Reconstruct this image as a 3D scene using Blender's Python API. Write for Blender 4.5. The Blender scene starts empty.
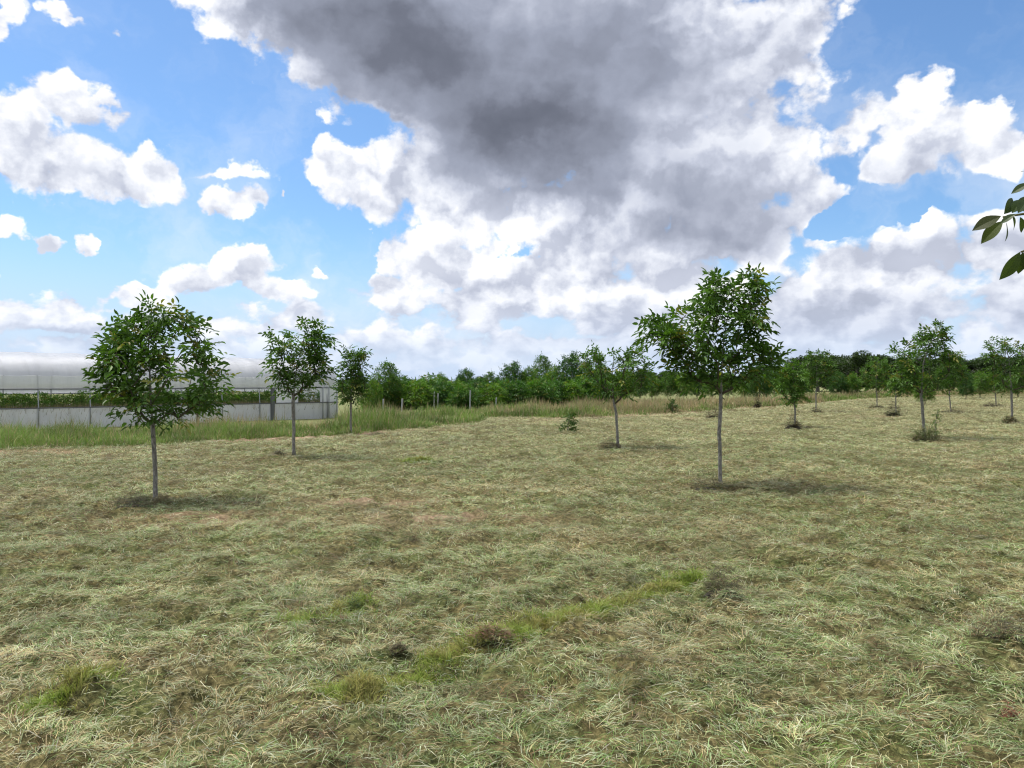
import bpy, math, random
import numpy as np
from mathutils import Vector, Matrix
# ------------------------------------------------------------------ sky
F_PX = 773.0
CAM_H = 1.6
SUN_EL, SUN_AZ = math.radians(64), math.radians(-58)      # azimuth from +Y, clockwise positive

def ang(px, py):
    u, v = (px - 512) / F_PX, (384 - py) / F_PX
    return math.atan2(u, 1.0), math.atan2(v, math.hypot(u, 1.0))

class NT:
    """thin wrapper: build node graphs with function calls"""
    def __init__(s, tree):
        s.t = tree; tree.nodes.clear()
    def n(s, typ, **kw):
        nd = s.t.nodes.new(typ)
        for k, v in kw.items(): setattr(nd, k, v)
        return nd
    def put(s, sock, v):
        if isinstance(v, bpy.types.NodeSocket): s.t.links.new(v, sock)
        elif v is not None: sock.default_value = v
    def m(s, op, a, b=None, c=None, clamp=False):
        nd = s.n('ShaderNodeMath', operation=op, use_clamp=clamp)
        for i, v in enumerate((a, b, c)):
            if v is not None: s.put(nd.inputs[i], v)
        return nd.outputs[0]
    def v(s, op, a, b=None):
        nd = s.n('ShaderNodeVectorMath', operation=op)
        s.put(nd.inputs[0], a)
        if b is not None: s.put(nd.inputs[3 if op == 'SCALE' else 1], b)
        return nd.outputs['Value' if op in ('LENGTH', 'DOT_PRODUCT') else 'Vector']
    def xyz(s, a, b, c):
        nd = s.n('ShaderNodeCombineXYZ')
        for i, v in enumerate((a, b, c)): s.put(nd.inputs[i], v)
        return nd.outputs[0]
    def noise(s, vec, scale, detail=6.0, rough=0.55, lac=2.0, out='Fac', typ='FBM', dim='2D'):
        nd = s.n('ShaderNodeTexNoise')
        nd.noise_dimensions = dim; nd.noise_type = typ
        if typ == 'FBM': nd.normalize = True
        s.put(nd.inputs['Vector'], vec); s.put(nd.inputs['Scale'], scale)
        nd.inputs['Detail'].default_value = detail; nd.inputs['Roughness'].default_value = rough
        nd.inputs['Lacunarity'].default_value = lac
        return nd.outputs[out]
    def smooth(s, x, a, b, lo=0.0, hi=1.0):
        nd = s.n('ShaderNodeMapRange', interpolation_type='SMOOTHSTEP')
        s.put(nd.inputs[0], x)
        for i, q in enumerate((a, b, lo, hi)): s.put(nd.inputs[i + 1], q)
        return nd.outputs[0]
    def mix(s, f, a, b, blend='MIX'):
        nd = s.n('ShaderNodeMix', data_type='RGBA', blend_type=blend)
        s.put(nd.inputs[0], f)
        for i, q in ((6, a), (7, b)):
            if isinstance(q, (tuple, list)): q = (*q[:3], 1.0)
            s.put(nd.inputs[i], q)
        return nd.outputs[2]
    def ramp(s, fac, stops, interp='LINEAR'):
        nd = s.n('ShaderNodeValToRGB'); cr = nd.color_ramp; cr.interpolation = interp
        while len(cr.elements) < len(stops): cr.elements.new(0.5)
        for e, (p, c) in zip(cr.elements, stops):
            e.position = p; e.color = (*c[:3], 1.0)
        s.put(nd.inputs[0], fac)
        return nd.outputs[0]
    def blobs(s, p, items, k=0.35):
        """smooth union of ellipses given as (px, py, rx, ry, tilt, weight) of the view, kept as azimuth/elevation"""
        acc = None
        for px, py, rx, ry, tilt, w in items:
            az, el = ang(px, py)
            c2 = math.cos(az) ** 2
            ra, re = rx / F_PX * c2, ry / F_PX * math.cos(az)
            nd = s.n('ShaderNodeMapping', vector_type='TEXTURE')
            if acc is None: s.put(nd.inputs['Vector'], p)
            else:   # a negligible dependence on the last value keeps the evaluation sequential (small shader stack)
                ma = s.n('ShaderNodeVectorMath', operation='MULTIPLY_ADD')
                s.put(ma.inputs[0], acc); ma.inputs[1].default_value = (1e-9, 1e-9, 1e-9); s.put(ma.inputs[2], p)
                s.put(nd.inputs['Vector'], ma.outputs[0])
            nd.inputs['Location'].default_value = (az, el, 0)
            nd.inputs['Rotation'].default_value = (0, 0, math.radians(tilt))
            nd.inputs['Scale'].default_value = (ra, re, 1)
            ln = s.v('LENGTH', nd.outputs[0])
            # value: w at the centre, 0 on the ellipse, negative outside
            val = s.m('MULTIPLY_ADD', ln, -w, w)
            if acc is None: acc = val
            else: acc = s.m('SMOOTH_MAX', acc, val, k)
        return acc

CLOUDS = [  # px, py, rx, ry, tilt (counter-clockwise), weight
    # left cumulus
    (95, 168, 100, 34, 0, 1.0), (20, 160, 60, 38, 0, 1.0), (75, 100, 60, 24, -18, 0.9), (150, 172, 46, 30, 0, 1.0), (40, 125, 50, 30, -10, .9),
    (232, 200, 44, 20, 0, 1.1), (38, 240, 18, 12, 0, 1.0), (72, 250, 14, 11, 0, 0.9), (64, 15, 38, 13, -14, 0.7), (-5, 15, 24, 28, 0, 0.8),
    (133, 35, 17, 12, -35, 0.45), (215, 168, 50, 9, 6, 0.5), (289, 190, 6, 5, 0, 0.5), (0, 290, 16, 24, 0, .6), (2, 222, 14, 10, 0, .5),
    # low cumulus on the left
    (246, 274, 54, 24, 0, 0.9), (180, 286, 46, 20, 0, 0.8), (285, 292, 36, 14, 0, .7), (120, 300, 44, 12, 0, .6), (328, 277, 10, 6, 0, .4),
    (60, 318, 150, 24, 0, 0.75), (260, 322, 120, 24, 0, 0.75), (150, 352, 300, 24, 0, .45),
    # the large dark cloud and its fringes
    (240, 0, 110, 44, -35, 1.1), (300, 40, 110, 50, -35, 1.2), (370, 62, 120, 54, -28, 1.3), (440, 40, 200, 80, 0, 1.3), (520, 120, 140, 74, -10, 1.3), (640, 50, 190, 110, 0, 1.2), (790, 30, 92, 56, 25, 1.0),
    (335, 165, 58, 34, -20, 0.9), (395, 175, 66, 48, 0, 1.0), (470, 215, 110, 44, 0, 1.0), (590, 215, 130, 60, 0, 1.2), (715, 165, 140, 88, 0, 1.2),
    (740, 245, 120, 40, 0, 1.0), (450, 170, 60, 50, 0, 1.0), (620, 150, 90, 60, 0, 1.1), (560, 235, 80, 40, 0, 1.1), (780, 225, 60, 36, 0, 1.0), (820, 200, 50, 40, 0, 0.9),
    # white cloud on the right
    (900, 110, 40, 40, 0, .9), (945, 128, 62, 34, 0, 1.0), (900, 160, 52, 34, 0, 0.9), (985, 152, 60, 26, 0, 0.9), (850, 125, 40, 36, 0, .8),
    # middle cumulus
    (430, 265, 74, 44, 0, 1.3), (400, 300, 50, 34, 0, .9), (480, 300, 64, 40, 0, 1.0), (560, 275, 120, 60, 0, 1.0), (640, 300, 130, 50, 0, 1.0),
    # low right band
    (900, 275, 110, 46, 10, 1.1), (1010, 255, 90, 44, 8, 1.0), (1030, 300, 130, 60, 0, 1.0), (850, 315, 130, 46, 0, 1.1),
    # band above the horizon
    (560, 345, 300, 34, 0, 0.55), (860, 355, 260, 36, 0, 0.6), (1100, 340, 200, 60, 0, .8), (370, 350, 120, 26, 0, .45),
]
HOLES = [ (512, 258, 9, 16, 0, .3), (352, 255, 26, 40, 0, 1.0), (872, 212, 56, 20, 12, .9), (950, 205, 60, 16, 12, 1.0), (300, 130, 30, 26, 0, .6)]
DARK = [
    (330, 22, 130, 66, -28, 1.0), (430, 55, 215, 98, -10, 1.35), (520, 118, 165, 100, -12, 1.35), (570, 40, 160, 90, 0, 0.75), (530, 150, 110, 50, -5, .9), (640, 80, 150, 90, 0, .55),
    (715, 195, 170, 85, -8, 0.46), (690, 232, 150, 46, 0, 0.52), (650, 90, 200, 120, 0, .32), (790, 75, 120, 80, 0, .24), (750, 250, 170, 28, 0, .40),
    (468, 295, 65, 36, 0, 0.32), (610, 265, 90, 30, 0, .26), (400, 190, 80, 36, 0, .14),
    (100, 190, 120, 26, 0, .30), (905, 165, 90, 28, 0, .28), (232, 212, 50, 10, 0, .2), (80, 122, 60, 16, -15, .16), (250, 292, 110, 20, 0, .24),
    (800, 325, 340, 46, 0, .28), (1000, 310, 180, 54, 0, .26), (560, 340, 340, 36, 0, .22), (960, 250, 150, 30, 8, .2), (100, 345, 280, 32, 0, .30),
]

def build_world():
    w = bpy.data.worlds.new("World"); bpy.context.scene.world = w; w.use_nodes = True
    g = NT(w.node_tree)
    d = g.v('NORMALIZE', g.n('ShaderNodeTexCoord').outputs['Generated'])
    sp = g.n('ShaderNodeSeparateXYZ'); g.put(sp.inputs[0], d)
    x, y, z = sp.outputs
    az = g.m('ARCTAN2', x, y)
    el = g.m('ARCSINE', z)
    dn = g.xyz(az, g.m('MULTIPLY', el, g.m('ADD', 1.25, g.smooth(el, 0.30, 0.0, 0.0, 0.35))), 0.0)
    # two-scale domain warp
    w1 = g.noise(dn, 6.0, 2.0, 0.5, out='Color')
    w2 = g.noise(dn, 20.0, 4.0, 0.55, out='Color')
    off = g.v('ADD', g.v('MULTIPLY', g.v('SUBTRACT', w1, (.5, .5, .5)), (.09, .05, .0)),
              g.v('MULTIPLY', g.v('SUBTRACT', w2, (.5, .5, .5)), (.060, .050, .0)))
    p0 = g.xyz(az, el, 0.0)
    p = g.v('ADD', p0, off)
    F = g.blobs(p, CLOUDS, 0.25)
    H = g.blobs(p, HOLES, 0.1)
    F = g.m('SUBTRACT', F, g.m('MULTIPLY', g.m('MAXIMUM', H, 0.0), 1.6))
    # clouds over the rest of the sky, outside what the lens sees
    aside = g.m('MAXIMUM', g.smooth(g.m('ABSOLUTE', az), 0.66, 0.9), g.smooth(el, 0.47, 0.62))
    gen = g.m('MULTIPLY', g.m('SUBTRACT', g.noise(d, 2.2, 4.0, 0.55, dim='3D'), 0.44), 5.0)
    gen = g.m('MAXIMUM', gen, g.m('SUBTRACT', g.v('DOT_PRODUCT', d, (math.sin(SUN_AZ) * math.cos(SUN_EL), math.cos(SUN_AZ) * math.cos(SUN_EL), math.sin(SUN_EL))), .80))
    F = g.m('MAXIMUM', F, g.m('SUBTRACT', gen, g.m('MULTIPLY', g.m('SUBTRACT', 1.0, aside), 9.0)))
    # billows
    wv = g.v('SCALE', g.v('SUBTRACT', w2, (.5, .5, .5)), 0.05)
    def billow(vec):
        b = g.noise(vec, 13.0, 6.0, 0.60)
        vo = g.n('ShaderNodeTexVoronoi', feature='F1', voronoi_dimensions='2D')
        g.put(vo.inputs['Vector'], g.v('ADD', vec, wv))
        vo.inputs['Scale'].default_value = 15.0
        vo.inputs['Detail'].default_value = 2.0; vo.inputs['Roughness'].default_value = 0.5
        return g.m('SUBTRACT', g.m('MULTIPLY', b, 1.25), g.m('MULTIPLY', vo.outputs['Distance'], 0.62))
    B = billow(dn)
    B2 = billow(g.v('ADD', dn, (-0.012, 0.024, 0.0)))
    Fd = g.m('ADD', F, g.m('MULTIPLY', g.m('SUBTRACT', B, 0.32), 0.80))
    alpha = g.smooth(Fd, -0.04, 0.22)
    relief = g.m('MAXIMUM', g.m('MINIMUM', g.m('SUBTRACT', B, B2), 0.30), -0.30)       # lit from the upper left
    # thickness darkens a cloud seen against the light
    D = g.m('MAXIMUM', g.blobs(g.v('ADD', p0, g.v('SCALE', off, 1.15)), DARK, 0.35), 0.0)
    D = g.m('MULTIPLY', D, g.m('MULTIPLY_ADD', g.noise(dn, 6.0, 4.0, 0.5), 0.36, 0.82))
    D = g.m('SUBTRACT', D, g.m('MULTIPLY', g.m('MAXIMUM', g.m('SUBTRACT', D, 0.45), 0.0), 0.66))     # level out in the core
    D = g.m('MULTIPLY', D, g.smooth(g.m('ADD', F, 0.08), 0.02, 0.55))
    thick = g.smooth(Fd, 0.2, 1.3)
    lum = g.m('SUBTRACT', 0.88, g.m('MULTIPLY', D, 0.92))
    lum = g.m('SUBTRACT', lum, g.m('MULTIPLY', thick, 0.05))
    rw = g.smooth(D, 0.05, 0.5, 0.60, 0.12)
    lum = g.m('ADD', lum, g.m('MULTIPLY', relief, rw))
    lum = g.m('ADD', lum, g.m('MULTIPLY', g.m('SUBTRACT', g.noise(dn, 5.0, 4.0, 0.5), 0.5), 0.18))
    # value used as display brightness -> colour
    col = g.ramp(lum, [(0.0, (.085, .095, .125)), (.22, (.135, .148, .19)), (.42, (.265, .29, .365)), (.62, (.445, .475, .565)), (.80, (.64, .665, .73)), (.93, (.79, .795, .81)), (1.0, (.88, .875, .87))])
    SK = 0.09
    sky = g.n('ShaderNodeTexSky', sky_type='NISHITA')
    sky.sun_disc = False; sky.sun_elevation = SUN_EL; sky.sun_rotation = SUN_AZ
    sky.altitude = 100; sky.air_density = 1.0; sky.dust_density = 0.6; sky.ozone_density = 3.0
    blue = g.mix(1.0, sky.outputs[0], (.98, 1.20, 1.36), 'MULTIPLY')
    cl = g.v('SCALE', col, 1.0 / SK)
    # cloud around the unseen sun, brightened to lift ambient light and soften shadows
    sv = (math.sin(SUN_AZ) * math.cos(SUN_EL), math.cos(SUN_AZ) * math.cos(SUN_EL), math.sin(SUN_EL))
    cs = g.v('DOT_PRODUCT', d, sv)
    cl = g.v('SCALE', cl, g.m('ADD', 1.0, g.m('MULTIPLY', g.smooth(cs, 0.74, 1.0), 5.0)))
    haze = tuple(q / SK for q in (.46, .55, .72))                # pale air low over the horizon
    cl = g.mix(g.smooth(el, 0.13, 0.0, 0.0, 0.55), cl, haze)
    blue = g.mix(g.smooth(el, 0.20, 0.0, 0.0, 0.92), blue, haze)
    # thin high veil and wisps between the cumulus
    wisp = g.smooth(g.noise(g.v('ADD', dn, g.v('SCALE', wv, 1.6)), 4.2, 5.0, 0.62), 0.45, 0.80, 0.0, 0.45)
    wisp = g.m('MULTIPLY', wisp, g.smooth(el, 0.50, 0.12, 0.30, 1.0))
    blue = g.mix(wisp, blue, tuple(q / SK for q in (.70, .74, .80)))
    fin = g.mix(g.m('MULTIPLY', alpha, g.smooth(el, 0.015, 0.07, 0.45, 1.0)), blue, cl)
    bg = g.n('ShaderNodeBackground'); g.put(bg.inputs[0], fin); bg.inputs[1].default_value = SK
    out = g.n('ShaderNodeOutputWorld'); g.t.links.new(bg.outputs[0], out.inputs[0])
    w.cycles.sampling_method = 'MANUAL'; w.cycles.sample_map_resolution = 512
    return w

def build_sun():
    l = bpy.data.lights.new('sun', 'SUN'); l.energy = 2.6; l.angle = math.radians(5.0); l.color = (1.0, .93, .80)   # veiled by thin cloud
    o = bpy.data.objects.new('sun', l); bpy.context.scene.collection.objects.link(o)
    dv = Vector((math.sin(SUN_AZ) * math.cos(SUN_EL), math.cos(SUN_AZ) * math.cos(SUN_EL), math.sin(SUN_EL)))
    o.rotation_euler = dv.to_track_quat('Z', 'Y').to_euler(); o.location = dv * 50
    return o

def build_camera():
    c = bpy.data.cameras.new('camera'); c.sensor_width = 36; c.lens = F_PX / 1024 * 36
    c.clip_start = 0.05; c.clip_end = 6000
    o = bpy.data.objects.new('camera', c); bpy.context.scene.collection.objects.link(o)
    o.location = (0, 0, CAM_H); o.rotation_euler = (math.pi / 2, 0, 0)
    bpy.context.scene.camera = o
# ------------------------------------------------------------------ helpers
SC = bpy.context.scene
COL = SC.collection
RNG = np.random.default_rng(7)

def link(o, parent=None):
    COL.objects.link(o)
    if parent is not None: o.parent = parent
    return o

def tag(o, label=None, cat=None, group=None, kind=None):
    for k, v in (('label', label), ('category', cat), ('group', group), ('kind', kind)):
        if v: o[k] = v
    return o

def empty(name, loc=(0, 0, 0)):
    o = bpy.data.objects.new(name, None); o.location = loc; o.empty_display_size = 0.2
    return link(o)

def make_mesh(name, V, faces, mat, tint=None, smooth=False):
    """V (n,3); faces: list of (m,k) index arrays; tint (n,3) material colour per point"""
    me = bpy.data.meshes.new(name)
    V = np.ascontiguousarray(V, np.float32)
    faces = [np.asarray(f, np.int32) for f in faces if len(f)]
    me.vertices.add(len(V)); me.vertices.foreach_set('co', V.ravel())
    loops = np.concatenate([f.ravel() for f in faces]).astype(np.int32)
    tot = np.concatenate([np.full(len(f), f.shape[1], np.int32) for f in faces])
    st = np.concatenate([[0], np.cumsum(tot)[:-1]]).astype(np.int32)
    me.loops.add(len(loops)); me.loops.foreach_set('vertex_index', loops)
    me.polygons.add(len(tot)); me.polygons.foreach_set('loop_start', st)
    me.polygons.foreach_set('use_smooth', np.full(len(tot), smooth, bool))
    me.update(calc_edges=True)
    if tint is not None:
        at = me.attributes.new('tint', 'FLOAT_COLOR', 'POINT')
        c = np.ones((len(V), 4), np.float32); c[:, :3] = tint
        at.data.foreach_set('color', c.ravel())
    me.materials.append(mat)
    return me

def obj(name, me, parent=None, loc=(0, 0, 0)):
    o = bpy.data.objects.new(name, me); o.location = loc
    return link(o, parent)

class Geo:
    """collects shapes for one mesh"""
    def __init__(s): s.V = []; s.Q = []; s.T = []; s.C = []; s.n = 0
    def add(s, V, Q=None, T=None, C=None):
        V = np.asarray(V, np.float32)
        if Q is not None and len(Q): s.Q.append(np.asarray(Q) + s.n)
        if T is not None and len(T): s.T.append(np.asarray(T) + s.n)
        s.V.append(V); s.n += len(V)
        if C is not None: s.C.append(np.broadcast_to(np.asarray(C, np.float32), (len(V), 3)))
    def tube(s, pts, rad, sides=6, C=None, cap=True):
        pts = np.asarray(pts, float); rad = np.broadcast_to(np.asarray(rad, float), (len(pts),))
        tg = np.gradient(pts, axis=0); tg /= np.linalg.norm(tg, axis=1)[:, None] + 1e-9
        ref = np.array([0, 0, 1.0]) if abs(tg[0, 2]) < .9 else np.array([1.0, 0, 0])
        a = np.cross(tg, ref); a /= np.linalg.norm(a, axis=1)[:, None] + 1e-9
        b = np.cross(tg, a)
        th = np.linspace(0, 2 * np.pi, sides, endpoint=False)
        V = pts[:, None] + rad[:, None, None] * (np.cos(th)[None, :, None] * a[:, None] + np.sin(th)[None, :, None] * b[:, None])
        V = V.reshape(-1, 3); Q = []
        for i in range(len(pts) - 1):
            for k in range(sides):
                k2 = (k + 1) % sides
                Q.append((i * sides + k, i * sides + k2, (i + 1) * sides + k2, (i + 1) * sides + k))
        T = []
        if cap:
            e = len(V); V = np.vstack([V, pts[-1:], pts[:1]]); o = (len(pts) - 1) * sides
            for k in range(sides):
                T.append((o + k, o + (k + 1) % sides, e)); T.append(((k + 1) % sides, k, e + 1))
        s.add(V, Q, T, C)
    def box(s, lo, hi, C=None):
        x0, y0, z0 = lo; x1, y1, z1 = hi
        V = [(x, y, z) for z in (z0, z1) for y in (y0, y1) for x in (x0, x1)]
        s.add(V, [(0, 2, 3, 1), (4, 5, 7, 6), (0, 1, 5, 4), (2, 6, 7, 3), (0, 4, 6, 2), (1, 3, 7, 5)], None, C)
    def mesh(s, name, mat, smooth=False):
        fs = []
        if s.Q: fs.append(np.concatenate(s.Q))
        if s.T: fs.append(np.concatenate(s.T))
        return make_mesh(name, np.concatenate(s.V), fs, mat, np.concatenate(s.C) if s.C else None, smooth)

# value noise
def _hash(ix, iy, seed):
    h = (ix.astype(np.int64) * 374761393 + iy.astype(np.int64) * 668265263 + seed * 1442695041) & 0xFFFFFFFF
    h = ((h ^ (h >> 13)) * 1274126177) & 0xFFFFFFFF
    h = ((h ^ (h >> 16)) * 2246822519) & 0xFFFFFFFF
    return ((h ^ (h >> 15)) & 0xFFFF) / 65535.0

def vnoise(x, y, seed=0):
    x = np.asarray(x, float); y = np.asarray(y, float)
    ix, iy = np.floor(x), np.floor(y); fx, fy = x - ix, y - iy
    fx = fx * fx * (3 - 2 * fx); fy = fy * fy * (3 - 2 * fy)
    a, b = _hash(ix, iy, seed), _hash(ix + 1, iy, seed)
    c, d = _hash(ix, iy + 1, seed), _hash(ix + 1, iy + 1, seed)
    return (a + (b - a) * fx) * (1 - fy) + (c + (d - c) * fx) * fy

def fbm(x, y, seed=0, octs=4, gain=.5):
    s = 0; a = 1; t = 0
    for i in range(octs):
        s = s + a * vnoise(x * 2 ** i + 17.3 * i, y * 2 ** i - 9.1 * i, seed + i * 31); t += a; a *= gain
    return s / t

def sstep(x, a, b):
    t = np.clip((x - a) / (b - a), 0, 1); return t * t * (3 - 2 * t)

def gpt(px, py):
    """point of the flat field seen at a pixel of the photograph"""
    Y = CAM_H * F_PX / (py - 384); return ((px - 512) / F_PX * Y, Y)

# ------------------------------------------------------------------ terrain
EDGE = [(-500, 468), (-200, 462), (0, 452), (150, 446), (300, 438), (400, 430), (478, 424.5), (492, 419), (570, 418), (640, 415), (700, 412), (745, 408.5), (790, 406), (840, 400.5), (900, 397), (1000, 393.5), (1200, 392), (1600, 392)]
EU = np.array([(p - 512) / F_PX for p, q in EDGE]); EYV = np.array([CAM_H * F_PX / (q - 384) for p, q in EDGE])
def edge_y(x, y):
    return np.interp(x / np.maximum(y, .5), EU, EYV)
def beyond(x, y):
    """metres past the mown field's edge (negative on the mown field), wobbling a little"""
    return y - edge_y(x, y) + (fbm(x * .5, y * .5, 91, 3) - .5) * (1.2 + .02 * y)

def swale(x, y):
    # the ground falls away towards the polytunnel on the left
    return -0.85 * sstep(y - edge_y(x, y), 3.0, 14.0) * sstep(x / np.maximum(y, 1), -0.12, -0.24)

LUMPS = [(gpt(px, py), r, h) for px, py, r, h in (
    (722, 608, .16, .10), (490, 650, .20, .06), (398, 656, .08, .04), (1003, 660, .30, .12), (90, 700, .20, .08), (640, 548, .3, .08), (205, 574, .25, .08),
    (705, 600, .12, .07), (580, 636, .15, .08), (560, 668, .2, .06), (175, 690, .25, .06), (520, 606, .3, .07), (800, 560, .35, .08), (900, 600, .4, .07), (940, 690, .3, .06), (265, 650, .3, .05), (690, 700, .35, .05), (850, 735, .3, .06), (330, 738, .3, .05), (480, 745, .3, .06), (735, 650, .3, .06), (30, 560, .4, .08), (350, 545, .4, .08), (480, 540, .4, .08))]
def height(x, y):
    x = np.asarray(x, float); y = np.asarray(y, float)
    z = swale(x, y)
    far = sstep(y, 6, 60)
    z = z + (fbm(x * .12, y * .12, 3, 2) - .5) * .10 * sstep(np.hypot(x, y), 6, 16)
    r = fbm(x * 1.6 + .6 * y, y * 1.9, 11, 3)
    z = z + (r - .5) * .10
    r2 = 1 - np.abs(2 * fbm(x * 4.5, y * 4.5, 23, 2) - 1)
    z = z + (r2 - .7) * .13 * (.4 + 1.2 * fbm(x * 1.1, y * 1.1, 37, 2)) + (fbm(x * 10, y * 10, 29, 2) - .5) * .08 * (1 - far)
    for (lx, ly), rr, hh in LUMPS:
        z = z + hh * np.exp(-(((x - lx) / rr) ** 2 + ((y - ly) / rr) ** 2))
    return z
def hz(x, y): return float(height(np.array([x]), np.array([y]))[0])

def graded(marks):
    """coordinates from (start, stop, step at start, step at stop) runs"""
    out = []
    for a, b, s0, s1 in marks:
        x = a
        while x < b:
            out.append(x); t = (x - a) / (b - a); x += s0 + (s1 - s0) * t
    out.append(marks[-1][1]); return np.array(out)

def mat_base(name):
    m = bpy.data.materials.new(name); m.use_nodes = True
    g = NT(m.node_tree); out = g.n('ShaderNodeOutputMaterial')
    return m, g, out

def principled(g, out, color, rough=.7, spec=.3, normal=None, **kw):
    b = g.n('ShaderNodeBsdfPrincipled')
    g.put(b.inputs['Base Color'], color if isinstance(color, bpy.types.NodeSocket) else (*color[:3], 1))
    g.put(b.inputs['Roughness'], rough); g.put(b.inputs['Specular IOR Level'], spec)
    if normal is not None: g.put(b.inputs['Normal'], normal)
    for k, v in kw.items(): g.put(b.inputs[k], v)
    if out is not None: g.t.links.new(b.outputs[0], out.inputs[0])
    return b.outputs[0]

def objpos(g):
    return g.n('ShaderNodeTexCoord').outputs['Object']

def mat_ground():
    m, g, out = mat_base('field soil and thatch')
    p = objpos(g)
    n1 = g.noise(p, .35, 4, .6, dim='3D'); n2 = g.noise(p, 2.2, 5, .6, dim='3D'); n3 = g.noise(p, 22.0, 4, .65, dim='3D')
    sp = g.n('ShaderNodeSeparateXYZ'); g.put(sp.inputs[0], p)
    hay = g.ramp(n3, [(.30, (.035, .031, .012)), (.48, (.09, .08, .034)), (.62, (.18, .155, .07)), (.74, (.28, .24, .11))])
    grn = g.ramp(n3, [(.30, (.03, .045, .012)), (.5, (.085, .11, .035)), (.70, (.17, .195, .07))])
    c = g.mix(g.smooth(n2, .42, .66, 0, .75), hay, grn)
    soil = g.ramp(n3, [(.3, (.17, .11, .072)), (.7, (.40, .275, .195))])
    a = g.n('ShaderNodeAttribute', attribute_name='tint')
    spx = g.n('ShaderNodeSeparateXYZ'); g.put(spx.inputs[0], a.outputs['Vector'])
    c = g.mix(g.m('MULTIPLY', spx.outputs[0], g.smooth(n2, .38, .6)), c, soil)
    c = g.mix(g.smooth(n1, .35, .65, 0, .35), c, g.mix(1.0, c, (1.15, 1.0, .8), 'MULTIPLY'))
    far = g.mix(spx.outputs[1], c, (.16, .17, .07))
    bp = g.n('ShaderNodeBump'); bp.inputs['Strength'].default_value = .9; bp.inputs['Distance'].default_value = .05
    g.put(bp.inputs['Height'], g.m('ADD', n3, g.m('MULTIPLY', n2, 1.5)))
    principled(g, out, far, .9, .1, bp.outputs[0])
    return m

def soil_mask(x, y):
    """bare reddish soil: beside the field's edge and in a few worn strips"""
    b = beyond(x, y)
    k = np.exp(-((b + .3) / (.7 + .022 * y)) ** 2) * sstep(fbm(x * .25, y * .25, 55, 3), .38, .54)
    for px, py, rx, ry in ((375, 503, 1.0, .55), (860, 417, 2.6, 1.0), (690, 418, 2.2, .8), (540, 421, 1.6, .7), (760, 409, 1.5, 1.0), (200, 520, 1.6, .5), (980, 407, 5, 3), (450, 520, 1.4, .6)):
        cx, cy = gpt(px, py)
        k = np.maximum(k, .75 * np.exp(-(((x - cx) / rx) ** 2 + ((y - cy) / ry) ** 2)))
    return np.clip(k, 0, 1)

def build_ground():
    xs = graded([(0, 7, .07, .09), (7, 30, .09, .9), (30, 120, .9, 8), (120, 3000, 8, 500)])
    xs = np.concatenate([-xs[:0:-1], xs])
    yb = -graded([(0, 30, .5, 4), (30, 3000, 4, 500)])[::-1]
    yf = graded([(.0, 2.4, .3, .07), (2.4, 12, .07, .1), (12, 60, .1, .9), (60, 250, .9, 12), (250, 3500, 12, 500)])
    ys = np.concatenate([yb[:-1], yf])
    X, Y = np.meshgrid(xs, ys)
    Z = height(X, Y)
    V = np.stack([X, Y, Z], -1).reshape(-1, 3)
    nx, ny = len(xs), len(ys)
    i = np.arange(nx * ny).reshape(ny, nx)
    Q = np.stack([i[:-1, :-1], i[:-1, 1:], i[1:, 1:], i[1:, :-1]], -1).reshape(-1, 4)
    t = np.zeros((len(V), 3)); t[:, 0] = soil_mask(X, Y).ravel(); t[:, 1] = (sstep(beyond(X, Y), 1, 5)).ravel()
    o = obj('field', make_mesh('field', V, [Q], mat_ground(), t, True))
    tag(o, kind='structure')

# ------------------------------------------------------------------ grass
def mat_blades(name, trans=.25, rough=.6, spec=.25):
    m, g, out = mat_base(name)
    a = g.n('ShaderNodeAttribute', attribute_name='tint').outputs['Color']
    b = principled(g, None, a, rough, spec)
    tr = g.n('ShaderNodeBsdfTranslucent'); g.put(tr.inputs[0], a)
    mx = g.n('ShaderNodeMixShader'); mx.inputs[0].default_value = trans
    g.t.links.new(b, mx.inputs[1]); g.t.links.new(tr.outputs[0], mx.inputs[2]); g.t.links.new(mx.outputs[0], out.inputs[0])
    return m

def blades(root, az, pitch, L, W, col, sag=.5, tipcol=None):
    """two-segment tapering blades; returns V, Q, T, C"""
    n = len(root)
    d0 = np.stack([np.cos(az) * np.cos(pitch), np.sin(az) * np.cos(pitch), np.sin(pitch)], -1)
    p2 = pitch - sag
    az2 = az + RNG.normal(0, .35, n)
    d1 = np.stack([np.cos(az2) * np.cos(p2), np.sin(az2) * np.cos(p2), np.sin(p2)], -1)
    m = root + d0 * (L * .5)[:, None]; t = m + d1 * (L * .5)[:, None]
    s = np.stack([-np.sin(az), np.cos(az), RNG.normal(0, .45, n)], -1)
    s /= np.linalg.norm(s, axis=1)[:, None]
    w = (W * .5)[:, None] * s
    V = np.stack([root - w * .8, root + w * .8, m - w, m + w, t], 1).reshape(-1, 3)
    b = np.arange(n) * 5
    Q = np.stack([b, b + 1, b + 3, b + 2], -1); T = np.stack([b + 2, b + 3, b + 4], -1)
    if tipcol is None: tipcol = col
    C = np.stack([col, col, (col + tipcol) / 2, (col + tipcol) / 2, tipcol], 1).reshape(-1, 3)
    return V, Q, T, C

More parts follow.
